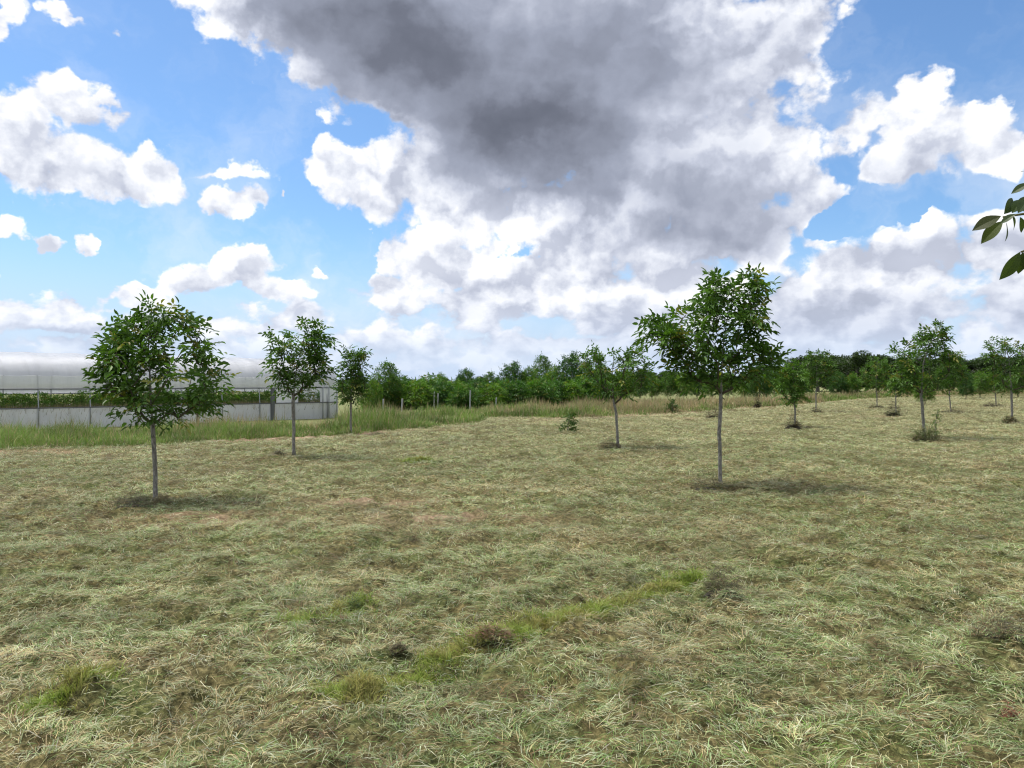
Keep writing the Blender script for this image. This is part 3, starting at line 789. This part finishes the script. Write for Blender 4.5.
def build_background():
    r = np.random.default_rng(5)
    # dense bushes beyond the unmown strip
    protos = [(bush_proto('orchard_bush', 1.9, 2.0, .15, 101 + i, 100, 8, 1.35, ((1.45, 1.4, 1.0), (1.0, 1.15, 1.0), (.75, .9, 1.1))[i]), []) for i in range(3)]
    bs = [(378, 409, 381), (390, 408.5, 378), (403, 408, 379), (416, 409, 381), (428, 407.5, 378), (441, 408.5, 380), (453, 408, 381), (466, 409, 381), (478, 408, 379), (491, 408.5, 382), (504, 407.5, 380), (516, 408, 378), (529, 407, 379), (541, 408, 381), (554, 407, 378), (568, 407, 380), (582, 406.5, 378), (596, 406.5, 380), (611, 406, 379)]
    for i, (px, b, t) in enumerate(bs):
        p, u = protos[i % 3]
        o = place(p, u, px, b, t + r.uniform(-3.5, 3.5), 2.0, r.uniform(0, 6.28), wide=1.12)
        tag(o, 'dense round green bush in the low row beyond the unmown grass', 'bush', 'low bushes in a row beyond the grass strip')
    prot = [(bush_proto('orchard_tree', 2.4, 3.6, .7, 121 + i, 140, 8, 1.5, ((1.0, 1.05, 1.0), (1.45, 1.35, 1.0), (.65, .8, 1.1), (1.15, 1.2, .9))[i], .06), []) for i in range(4)]
    ts = [(388, 409, 359, 1.05, 'broad dark tree rising over the bushes right of the polytunnel'), (372, 410, 371, .8, 'small dark tree tucked behind the slim sapling by the polytunnel'),
          (466, 404, 368, 1.0, 'round tree top standing above the row of bushes'), (440, 402, 375, 1.0, None), (490, 403, 374, 1.0, None), (415, 402, 376, 1., None),
          (513, 404, 361, .95, None), (528, 404, 366, 1.0, None), (543, 403, 358, .95, None), (556, 404, 364, 1.0, None), (572, 405, 352, .9, 'tallest dark tree in the background left of the flat-topped sapling'), (587, 404, 360, 1.0, None),
          (600, 402, 364, 1.0, None), (627, 402, 367, 1.0, None), (640, 401, 368, 1.0, None), (652, 400, 374, 1.1, None), (668, 400, 373, 1.1, None), (683, 400, 374, 1.1, None), (697, 399, 372, 1.1, None),
          (712, 400, 374, 1.1, None), (728, 399, 372, 1.1, None), (745, 401, 368, 1.0, None), (760, 403, 362, .95, None), (774, 400, 367, 1.0, None), (786, 399, 370, 1.1, None), (803, 398, 372, 1.1, None),
          (838, 398, 368, 1.1, None), (852, 398, 371, 1.1, None), (908, 397, 372, 1.2, None), (925, 405, 372, 1.0, None), (966, 399, 370, 1.1, None), (980, 398, 374, 1.2, None), (1018, 398, 372, 1.1, None), (1035, 399, 370, 1.0, None)]
    for i, (px, b, t, w, lab) in enumerate(ts):
        p, u = prot[i % 4]
        o = place(p, u, px, b, t + r.uniform(-3, 4) * (not lab), 3.6, r.uniform(0, 6.28), wide=w * r.uniform(.72, .95))
        if lab: tag(o, lab, 'tree', 'background orchard trees')
        else: tag(o, 'green tree merging into the background orchard belt', 'tree', 'background orchard trees')
    # far wood
    G = []
    for i in range(4):
        rr = np.random.default_rng(300 + i)
        root = empty('woodland_tree', (0, 0, 0))
        g = Geo(); g.tube([(0, 0, 0), (.1, 0, 2), (0, .1, 5)], [.28, .22, .08], 7)
        for k in range(7):
            a = k * 2.4; z = rr.uniform(1.8, 4.2); g.tube([(0, 0, z), (1.2 * math.cos(a), 1.2 * math.sin(a), z + 1.0), (2.3 * math.cos(a), 2.3 * math.sin(a), z + 2.2)], [.12, .07, .02], 5)
        obj('trunk', g.mesh('trunk', BARKM, True), root)
        cs = np.array([(rr.normal(0, 1.5), rr.normal(0, 1.5), rr.uniform(1.6, 7.2)) for _ in range(26)])
        cs[:, :2] *= (1.15 - np.abs(cs[:, 2:] - 3.6) / 6.0)
        n = 9000; c = cs[rr.integers(0, 26, n)]; v = rv(rr, n) * rr.uniform(.35, 1.0, n)[:, None] ** .5
        B = c + v * np.array([1.25, 1.25, .9]); B = B[B[:, 2] > .5]; n = len(B)
        D = nrm(rr.normal(0, 1, (n, 3)) + v[:n] * .6); U = nrm(rr.normal(0, .5, (n, 3)) + np.array([0, 0, 1]))
        LL = rr.uniform(.22, .42, n); col = np.array([[.030, .052, .016]]) * rr.uniform(.6, 1.35, n)[:, None]
        gg = Geo(); gg.add(*leaflets(B, D, U, LL, LL * .6, col, rr.uniform(0, .3, n)))
        obj('crown', gg.mesh('crown', LEAFM), root)
        G.append((root, []))
    wood = []
    for px in np.arange(800, 1130, 9.5): wood.append((px + r.uniform(-3, 3), 391.5 + r.uniform(-.6, .8), np.interp(px, [800, 830, 870, 900, 930, 960, 1000, 1130], [354, 356, 353, 361, 357, 359, 357, 355]) + r.uniform(-3, 3)))
    for px in np.arange(600, 800, 13): wood.append((px + r.uniform(-3, 3), 390.5 + r.uniform(-.4, .5), 372 + r.uniform(-3, 2)))
    for px in np.arange(310, 600, 17): wood.append((px + r.uniform(-3, 3), 390.5 + r.uniform(-.3, .3), 377 + r.uniform(-2, 2)))
    for i, (px, b, t) in enumerate(wood):
        p, u = G[i % 4]
        o = place(p, u, px, b, t, 8.0, r.uniform(0, 6.28), wide=1.35)
        tag(o, 'dark tree of the distant wood along the horizon', 'tree', 'trees of the distant wood')

# ------------------------------------------------------------------ clumps, weeds, stakes
def hay_clump(name, px, py, w, h, label, seed, dark=.6, tall=0, cat='hay clump', group=None, col=None):
    r = np.random.default_rng(seed)
    X, Y = gpt(px, py); s = Y / F_PX; W, H = w * s * .54, h * s * 1.25 + .02
    n = int(420 + 60 * tall); a = r.uniform(0, 6.28, n); q = np.sqrt(r.random(n)) * (.7 + .6 * vnoise(a * 1.2, a * 0, seed)); q = np.minimum(q, 1.15)
    x, y = W * q * np.cos(a) * 1.0, W * .8 * q * np.sin(a)
    z = H * 1.15 * (1 - q ** 2) * r.uniform(.2, 1.0, n) * (.5 + fbm(x / W * 1.6 + seed, y / W * 1.6, seed, 2))
    az = r.uniform(0, 6.28, n); pit = np.abs(r.normal(.1, .35, n)); L = r.uniform(.4, 1.1, n) * min(.20, W * .8); Wd = max(.0035, .0005 * Y) * r.uniform(.7, 1.4, n)
    dark = .03 + .74 * dark; C = np.array([(.20, .165, .075)] if col is None else [col]) * dark * r.uniform(.5, 1.6, n)[:, None] * (1 + r.normal(0, .08, (n, 3)))
    g = Geo(); g.add(*blades(np.stack([x, y, z], -1), az, pit, L, Wd, C, sag=pit + r.uniform(-.1, .4, n)))
    # the packed heart of the clump
    k = 14; rings = 5; V = []; 
    for i in range(rings):
        t = i / rings
        for j in range(k):
            th = 2 * math.pi * j / k; jj = 1 + r.uniform(-.12, .12)
            V.append((W * (1 - t) * .92 * jj * math.cos(th), W * .65 * (1 - t) * jj * math.sin(th), H * .35 * (1 - (1 - t) ** 2) - .03))
    V.append((0, 0, H * .35 - .03)); Q = [(i * k + j, i * k + (j + 1) % k, (i + 1) * k + (j + 1) % k, (i + 1) * k + j) for i in range(rings - 1) for j in range(k)]
    T = [((rings - 1) * k + j, (rings - 1) * k + (j + 1) % k, rings * k) for j in range(k)]
    g.add(V, Q, T, np.array([.085, .07, .035]) * dark)
    if tall:
        n = 40 * tall; a = r.uniform(0, 6.28, n); q = np.sqrt(r.random(n)) * W * .8
        hh = r.uniform(.5, 1.0, n) * tall * .32
        cc = np.array([[.11, .15, .045]]) * r.uniform(.6, 1.3, n)[:, None]
        g.add(*blades(np.stack([q * np.cos(a), q * np.sin(a) * .7, 0 * a], -1), r.uniform(0, 6.28, n), r.normal(1.1, .32, n), hh * r.uniform(.5, 1.1, n), np.full(n, .0005 * Y), cc, sag=np.full(n, .7)))
    o = obj(name, g.mesh(name, CLUMPM), None, (X, Y, hz(X, Y)))
    return tag(o, label, cat, group)

CLUMPM = None
def build_clumps():
    A = 'clumps of hay round the tree stems'
    hay_clump('hay_clump', 130, 507, 32, 9, 'dark hay clump just left of the nearest left walnut stem', 1, .55, group=A)
    hay_clump('hay_clump', 163, 503, 22, 6, 'pale flat hay clump at the foot of the nearest left walnut', 2, 1.3, group=A)
    hay_clump('hay_clump', 278, 457, 15, 5, 'small dark hay clump beside the bare straight sapling stem', 3, .5, group=A)
    hay_clump('hay_clump', 609, 448, 20, 7, 'brown hay clump at the foot of the flat-topped sapling', 4, .6, group=A)
    hay_clump('hay_clump', 706, 490, 44, 13, 'large brown hay clump under the tallest walnut tree', 5, .62, group=A)
    hay_clump('hay_clump', 793, 429, 17, 9, 'dark hay mound round the small round-crowned sapling', 6, .5, group=A)
    hay_clump('hay_clump', 893, 417, 17, 11, 'dark weedy mound under the thin low sapling', 7, .45, 2, group=A)
    hay_clump('hay_clump', 926, 441, 28, 8, 'hay clump with tall green weeds round a walnut stem', 8, .7, 3, group=A)
    hay_clump('hay_clump', 1010, 424, 14, 6, 'tan hay tuft at the foot of the border walnut tree', 9, .8, 2, group=A)
    hay_clump('hay_clump', 953, 413.5, 24, 4, 'low dark hay clump under the walnut behind the weedy one', 10, .45, group=A)
    hay_clump('hay_clump', 714, 418.5, 16, 8, 'dry brown clump seen left of the tallest walnut stem, far behind it', 11, .7, 1, group=A)
    hay_clump('hay_clump', 757, 408.5, 9, 9, 'brown upright clump at the end of the grass strip', 12, .7, 1, group=A)
    hay_clump('hay_clump', 876, 409, 15, 3, 'flat dark hay clump below the light green far walnut', 14, .5, group=A)
    hay_clump('hay_clump', 993, 407, 20, 3, 'flat dark hay clump beneath the far small walnut', 15, .5, group=A)
    hay_clump('hay_clump', 816, 413.5, 13, 3, 'thin hay clump below the walnut with the tufted top', 16, .5, group=A)
    B = 'loose clumps lying in the mown grass'
    hay_clump('grass_clump', 722, 606, 40, 15, 'dark olive grass clump alone in the right foreground', 21, .45, group=B, cat='grass clump')
    hay_clump('grass_clump', 492, 652, 38, 6, 'reddish brown clump at the top of the green grass strip', 22, .95, group=B, cat='grass clump', col=(.20, .12, .06))
    hay_clump('grass_clump', 399, 657, 16, 5, 'small dark upturned clod beside the green grass strip', 23, .6, group=B, cat='grass clump')
    hay_clump('grass_clump', 1002, 662, 52, 16, 'wide dark grass clump near the right border', 24, .5, group=B, cat='grass clump')
    hay_clump('grass_clump', 355, 615, 22, 12, 'bright green grass tuft in the left middle foreground', 25, .9, group=B, cat='grass clump', col=(.12, .17, .035))
    hay_clump('grass_clump', 1010, 716, 20, 9, 'reddish dry clump low in the right corner', 26, .9, group=B, cat='grass clump', col=(.28, .12, .07))
    # a stalky weed beside the right walnut
    X, Y = gpt(936, 439)
    o = walnut('weed', (X, Y, hz(X, Y)), [(.2, -.06, .06), (.5, -.06, .08), (.82, 0, .1)], [(0, 0, 0), (-.03, 0, .4), (.05, 0, .8)], 41, ntips=9, lpt=3, leaf=.42, r_base=.008, inset=.0, tintv=1.3)
    tag(o, 'tall thin weed stalk right of the weedy walnut stem', 'weed')

def build_stakes():
    m, g, out = mat_base('weathered pale stake')
    n = g.noise(objpos(g), 14, 4, .6, dim='3D')
    principled(g, out, g.ramp(n, [(.3, (.42, .41, .39)), (.7, (.66, .65, .63))]), .75, .25)
    m2, g, out = mat_base('galvanised stake'); principled(g, out, (.30, .31, .31), .5, .4, Metallic=.3)
    for px, b, t, rr, mat, lab in ((434, 409, 391.5, .045, m, 'taller left one of the two white stakes before the bushes'), (437.8, 409, 393.5, .04, m, 'shorter right one of the two white stakes before the bushes'),
                                   (402, 411, 397, .05, m2, 'grey stake at the left end of the bush row'), (470, 411, 390.5, .04, m2, 'thin grey stake right of the pair of white stakes'),
                                   (383, 411, 394, .04, m2, 'grey stake among tall grass below the broad dark tree'), (496, 410, 398, .035, m2, 'short grey stake where the grass strip steps back')):
        X, Y = gpt(px, b); s = Y / F_PX; H = (b - t) * s
        G = Geo(); G.tube([(0, 0, -.2), (.0, 0, H * .5), (.02, 0, H - .03), (.02, 0, H)], [rr, rr, rr, rr * .6], 8)
        G.tube([(-rr * 1.2, 0, H * .82), (rr * 1.3 + .02, 0, H * .82)], [.012, .012], 5)
        tag(obj('stake', G.mesh('stake', mat, False), None, (X, Y, hz(X, Y))), lab, 'stake', 'stakes before the bushes')

# ------------------------------------------------------------------ polytunnel
def film(name, col, transp, trans=.45):
    m, g, out = mat_base(name)
    n = g.noise(objpos(g), .9, 4, .6, dim='3D'); n2 = g.noise(objpos(g), 9, 3, .6, dim='3D')
    c = g.mix(g.smooth(n, .35, .7, 0, .5), col, tuple(q * .84 for q in col))
    mp = g.n('ShaderNodeMapping'); g.put(mp.inputs['Vector'], objpos(g)); mp.inputs['Scale'].default_value = (1.6, .25, .25)
    n3 = g.noise(mp.outputs[0], 1.6, 5, .65, dim='3D')
    c = g.mix(g.smooth(n3, .45, .75, 0, .45), c, tuple(q * .70 for q in col))
    bp = g.n('ShaderNodeBump'); bp.inputs['Strength'].default_value = .6; bp.inputs['Distance'].default_value = .06; g.put(bp.inputs['Height'], n3)
    df = principled(g, None, c, .30, .5, bp.outputs[0])
    tl = g.n('ShaderNodeBsdfTranslucent'); g.put(tl.inputs[0], c)
    tp = g.n('ShaderNodeBsdfTransparent')
    a = g.n('ShaderNodeMixShader'); a.inputs[0].default_value = trans; g.t.links.new(df, a.inputs[1]); g.t.links.new(tl.outputs[0], a.inputs[2])
    b = g.n('ShaderNodeMixShader'); g.put(b.inputs[0], g.m('MULTIPLY_ADD', n2, transp * .4, transp * .8) if transp else 0.0); g.t.links.new(a.outputs[0], b.inputs[1]); g.t.links.new(tp.outputs[0], b.inputs[2])
    g.t.links.new(b.outputs[0], out.inputs[0])
    return m

def build_polytunnel():
    P0 = np.array([-26.5, 40.0]); d = np.array([14.3, 15.0]); d /= np.hypot(*d); nrm2 = np.array([-d[1], d[0]])
    zb, ze, zs, zr, Wd = -.85, 1.36, .32, 3.42, 7.0
    root = empty('polytunnel', (P0[0], P0[1], zb)); root.rotation_euler = (0, 0, math.atan2(d[1], d[0]))
    tag(root, 'long white plastic polytunnel with open side, left behind the grass', 'polytunnel')
    H0 = ze - zb; R0 = zr - zb; S0 = zs - zb
    x0, x1 = -11.0, 20.5
    white = film('white tunnel film', (.64, .645, .675), .0, .38); clear = film('dirty lower film', (.62, .63, .60), .22, .35); skm = film('skirt film', (.88, .885, .90), .0, .35)
    m, g, out = mat_base('galvanised tube'); principled(g, out, (.32, .33, .35), .45, .5, Metallic=.6)
    dk, g, out = mat_base('dark rail'); principled(g, out, (.10, .105, .11), .5, .4)
    # roof film: an arch, sagging slightly between hoops
    nx = 128; xs = np.linspace(x0, x1, nx); hoop = 2.55
    def arch(t, off=0.0):                                   # t 0..1 across the width
        a = math.pi * t; ca, sa = -math.cos(a), math.sin(a)
        return Wd * .5 + (Wd * .5 + off) * math.copysign(abs(ca) ** .9, ca), H0 + (R0 - H0 + off) * abs(sa) ** .82
    def sheet(t0, t1, nt, mat, name):
        ts = np.linspace(t0, t1, nt); V = []
        for x in xs:
            ph = abs(math.sin(math.pi * (x - x0) / hoop)); sag = -.045 * ph
            for t in ts: y, z = arch(t, sag); V.append((x, y, z + .012 * math.sin(x * 5.1 + t * 9)))
        Q = [(i * nt + j, (i + 1) * nt + j, (i + 1) * nt + j + 1, i * nt + j + 1) for i in range(nx - 1) for j in range(nt - 1)]
        obj(name, make_mesh(name, np.array(V), [np.array(Q)], mat, None, True), root)
    sheet(.085, .915, 28, white, 'roof_film')
    sheet(0, .083, 5, clear, 'lower_film'); sheet(.917, 1, 5, clear, 'lower_film')
    # skirts on both long sides
    for y, lab in ((0, 0), (Wd, 1)):
        V = []; 
        for x in xs:
            for k in range(4): V.append((x, y + .03 * math.sin(x * 2.3 + k) * (k < 3), S0 * (k / 3) - .15 * (k == 0)))
        Q = [(i * 4 + j, (i + 1) * 4 + j, (i + 1) * 4 + j + 1, i * 4 + j + 1) for i in range(nx - 1) for j in range(3)]
        obj('skirt', make_mesh('skirt', np.array(V), [np.array(Q)], skm, None, True), root)
    # hoops with their legs, each a bent tube
    for i, x in enumerate(np.arange(x0, x1 + .1, hoop)):
        G = Geo(); pts = [(x, -.06, -.3), (x, -.06, H0 * .5)] + [(x, *arch(t, -.07)) for t in np.linspace(0, 1, 21)] + [(x, Wd + .06, H0 * .5), (x, Wd + .06, -.3)]
        G.tube(pts, .032, 7); obj('hoop', G.mesh('hoop', m, True), root)
    for y in (-.10, Wd + .10):
        for z, rr, mt, nm in ((H0 - .02, .035, dk, 'gutter_rail'), (S0, .035, dk, 'skirt_rail'), (H0 - .36, .035, dk, 'upper_rail'))[:2 if y < 0 else 3]:
            G = Geo(); G.tube([(x0, y, z), ((x0 + x1) / 2, y, z - .01), (x1, y, z)], rr, 6); obj(nm, G.mesh(nm, mt, True), root)
    def sx(px):                                             # distance along the near side for a bearing
        u = (px - 512) / F_PX; return (u * P0[1] - P0[0]) / (d[0] - u * d[1])
    def panel(name, a, b, y, z0, z1, mat):
        n = 8; V = []
        for q in np.linspace(a, b, n):
            for z in (z0, (z0 + z1) / 2, z1): V.append((q, y + .02 * math.sin(q * 7 + z), z))
        Q = [(i * 3 + j, (i + 1) * 3 + j, (i + 1) * 3 + j + 1, i * 3 + j + 1) for i in range(n - 1) for j in range(2)]
        obj(name, make_mesh(name, np.array(V), [np.array(Q)], mat, None, True), root)
    panel('lower_film', x0, x1, Wd + .04, H0 - .34, H0 + .02, white)
    a, b = sx(276), sx(298); panel('side_film', a, b, -.02, S0 + .02, H0 - .06, skm)
    a, b = sx(320), x1; panel('side_film', a, b, -.02, S0 + .02, H0 - .06, skm)
    G = Geo(); q = sx(272); G.box((q - .12, -.16, 0), (q + .12, -.02, H0 - .05)); obj('door_post', G.mesh('door_post', dk), root)
    for px in (322, 328, 336):
        q = sx(px); G = Geo(); G.tube([(q, -.12, -.2), (q, -.12, H0 * .6), (q, -.12, H0)], .035, 6); obj('end_post', G.mesh('end_post', m, True), root)
    # end wall: film under the arch with its own uprights
    ts = np.linspace(0, 1, 25); V = []
    for t in ts:
        y, z = arch(t, -.05); V += [(x1 + .02, y, 0), (x1 + .02, y, z)]
    Q = [(2 * i, 2 * i + 2, 2 * i + 3, 2 * i + 1) for i in range(24)]
    obj('end_wall', make_mesh('end_wall', np.array(V), [np.array(Q)], skm), root)
    for y in (1.4, 2.8, 4.2, 5.6):
        z = np.interp(y, [arch(t)[0] for t in ts], [arch(t)[1] for t in ts]); G = Geo(); G.tube([(x1 + .07, y, -.2), (x1 + .07, y, z * .5), (x1 + .07, y, z - .05)], .03, 6); obj('end_post', G.mesh('end_post', m, True), root)
    # crop inside
    pr = [(bush_proto('crop_plant', 2.1, 2.0, .3, 401 + i, 70, 7, 1.1, 1.7, .02), []) for i in range(2)]
    r = np.random.default_rng(8); n = 0
    for row, yy in enumerate((2.2, 4.6)):
        for q in np.arange(x0 + .6, x1 - .3, 1.15):
            w = P0 + d * (q + r.uniform(-.15, .15)) + nrm2 * (yy + r.uniform(-.1, .1)); p, u = pr[n % 2]; n += 1
            if u: o = copy_tree(p, (w[0], w[1], zb), r.uniform(0, 6.28))
            else: u.append(1); o = p; o.location = (w[0], w[1], zb)
            o.scale = (1.0, 1.0, r.uniform(.9, 1.02))
            tag(o, 'leafy green crop plant in the front row inside the polytunnel' if row == 0 else 'leafy green crop plant in the back row inside the polytunnel', 'crop plant', 'crop plants in the polytunnel')
    # dry grass growing inside, along the near side
    n = 16000; q = r.uniform(x0, x1, n); yy = r.uniform(.3, 1.3, n)
    X = P0[0] + d[0] * q + nrm2[0] * yy; Y = P0[1] + d[1] * q + nrm2[1] * yy
    c = np.array([[.34, .28, .15]]) * r.uniform(.6, 1.2, n)[:, None]
    V, Q, T, C = blades(np.stack([X, Y, np.full(n, zb)], -1), r.uniform(0, 6.28, n), r.normal(1.35, .12, n), r.uniform(1.1, 1.6, n), np.full(n, .03), c, sag=np.full(n, .3))
    o = obj('dry_grass', make_mesh('dry_grass', V, [Q, T], mat_blades('straw grass', .3), C)); tag(o, 'tan dry grass along the inside of the polytunnel skirt', 'grass', kind='stuff')

# ------------------------------------------------------------------ the near branch
def build_near_tree():
    X, Y = 3.75, 2.75
    def cull(B): return (B[:, 0] > .68 * B[:, 1] + .38)
    def W(px, py, dpt): return np.array([(px - 512) / F_PX * dpt - X, dpt - Y, CAM_H + (384 - py) / F_PX * dpt - hz(X, Y)])
    LF = [  # base px, base py, tip px, tip py, depth, roll
        ((1001, 216), (972, 231), 2.30, .3), ((1003, 221), (981, 244), 2.34, -.5), ((1006, 222), (1004.5, 242), 2.28, .8), ((1016, 214), (1000, 224), 2.26, .1),
        ((1020, 217), (1021, 233), 2.36, -.6), ((1004, 214), (1012, 198), 2.40, .9), ((1030, 183), (1011, 194), 2.42, .2), ((1018, 213), (1030, 196), 2.33, -.4),
        ((1020, 252), (999, 280), 2.22, .4), ((1023, 252), (1018, 274), 2.27, -.5), ((1027, 250), (1024, 242), 2.3, .5), ((1030, 172), (1020, 172), 2.4, 0), ((1036, 215), (1044, 240), 2.3, .3), ((1040, 250), (1050, 275), 2.25, .2), ((1045, 180), (1060, 205), 2.4, .4), ((1012, 215), (1013, 231), 2.31, -.2), ((1026, 214), (1014, 204), 2.38, .5), ((1024, 219), (1030, 238), 2.30, .3), ((1012, 213), (1022, 200), 2.35, -.3), ((1030, 251), (1029, 272), 2.25, -.2)]
    rach = [[(1060, 205), (1030, 213), (1003, 217)], [(1060, 240), (1035, 247), (1021, 252)], [(1075, 165), (1050, 172), (1028, 180)]]
    def extra(G, r):
        B = np.array([W(*a, dp) for a, b, dp, ro in LF]); Tp = np.array([W(*b, dp + .03) for a, b, dp, ro in LF])
        L = np.linalg.norm(Tp - B, axis=1); D = nrm(Tp - B)
        U = nrm(np.array([[.15 + .6 * ro, -.75, .55] for *_, ro in LF]))
        C = np.array([[.040, .062, .018]]) * r.uniform(.7, 1.1, len(LF))[:, None]
        C[1] *= (1.5, 1.3, .8); C[0] *= (1.2, .9, .95)
        # a finer outline than the far leaves need
        n = len(B); side = nrm(np.cross(D, U)); nr = nrm(np.cross(side, D)); tt = np.linspace(0, 1, 9); V = []; Wd = L * .46
        prof = np.array([.04, .42, .74, .94, 1.0, .92, .70, .38, .0]) * .5
        for k, t in enumerate(tt):
            c = B + D * (t * L)[:, None] + nr * (.06 * L * math.sin(t * 3))[:, None]
            V += [c + side * (prof[k] * Wd)[:, None] + nr * (.10 * Wd * prof[k] * 2)[:, None], c, c - side * (prof[k] * Wd)[:, None] + nr * (.10 * Wd * prof[k] * 2)[:, None]]
        V = np.stack(V, 1).reshape(-1, 3); b = np.arange(n) * 27; Q = []
        for k in range(8):
            for s in (0, 1): Q.append(np.stack([b + 3 * k + s, b + 3 * k + s + 1, b + 3 * k + s + 4, b + 3 * k + s + 3], -1))
        G.add(V, np.concatenate(Q), None, np.repeat(C, 27, 0))
        # leaves farther along the limb, outside the picture
        path = np.array([W(1150, 196, 2.37), W(1200, 190, 2.40), W(1260, 192, 2.44), W(1330, 200, 2.5), W(1180, 205, 2.36), W(1240, 186, 2.42), W(1300, 205, 2.47), W(1160, 180, 2.38)])
        bb = np.repeat(path, 3, 0); dd = r.normal(0, 1, (len(bb), 3)); dd[:, 0] = np.abs(dd[:, 0]) * .8; compound_leaves(G, r, bb, nrm(dd), 1.0, 3, .75)
        for p in rach:
            G.tube([W(*a, 2.32) for a in p], [.0052, .0042, .0028], 6, (.13, .12, .04))
    o = walnut('walnut_tree', (X, Y, hz(X, Y)), [(1.1, -.5, .6), (1.6, -.9, 1.0), (2.2, -1.0, 1.1), (2.9, -.8, .9), (3.5, -.2, .3)], [(0, 0, 0), (0, 0, 1.0), (-.03, 0, 2.0), (.02, 0, 3.2)], 51, ntips=60, lpt=5, r_base=.04, cull=cull, extra=extra, depth=.55)
    tag(o, 'close walnut branch with big dark leaflets hanging in at the top right', 'tree', ORCH)
    # the limb that carries the branch
    tr = [c for c in o.children if c.name.startswith('trunk')][0]
    G = Geo()
    a, c, e = np.array([0, 0, 1.25]), W(1330, 240, 2.5), W(1078, 210, 2.34); ss = np.linspace(0, 1, 12)[:, None]
    G.tube(a * (1 - ss) ** 2 + c * 2 * ss * (1 - ss) + e * ss * ss + np.random.default_rng(4).normal(0, .006, (12, 3)), np.linspace(.017, .005, 12), 7)
    for p in rach: G.tube([W(1095, 211, 2.35), (W(1095, 211, 2.35) + W(*p[0], 2.32)) / 2 + np.array([0, 0, .01]), W(*p[0], 2.32)], [.006, .005, .0036], 6)
    br = obj('branch', G.mesh('branch', TWIGM, True), o)

def main():
    global LEAFM, BARKM, TWIGM, CLUMPM
    build_camera(); build_sun(); build_world()
    LEAFM, BARKM, TWIGM, CLUMPM = mat_leaf(), mat_bark(), mat_twig(), mat_blades('clump grass', .15)
    build_ground(); build_cut_grass(); build_tall_grass()
    build_orchard(); build_background(); build_clumps(); build_stakes(); build_polytunnel(); build_near_tree()
    vs = SC.view_settings
    SC.display_settings.display_device = 'sRGB'
    vs.view_transform = 'Standard'; vs.look = 'None'; vs.exposure = EXPOSURE; vs.gamma = 1; vs.use_curve_mapping = False
    cy = SC.cycles
    cy.max_bounces = 5; cy.diffuse_bounces = 2; cy.glossy_bounces = 2; cy.transmission_bounces = 3; cy.transparent_max_bounces = 10
    cy.sample_clamp_indirect = 4; cy.use_denoising = True; cy.denoiser = 'OPENIMAGEDENOISE'; cy.denoising_input_passes = 'RGB_ALBEDO_NORMAL'; cy.denoising_prefilter = 'ACCURATE'; cy.caustics_reflective = False; cy.caustics_refractive = False
    cy.use_adaptive_sampling = True; cy.adaptive_threshold = .01; SC.cycles.filter_width = 1.2

EXPOSURE = 0.42
main()
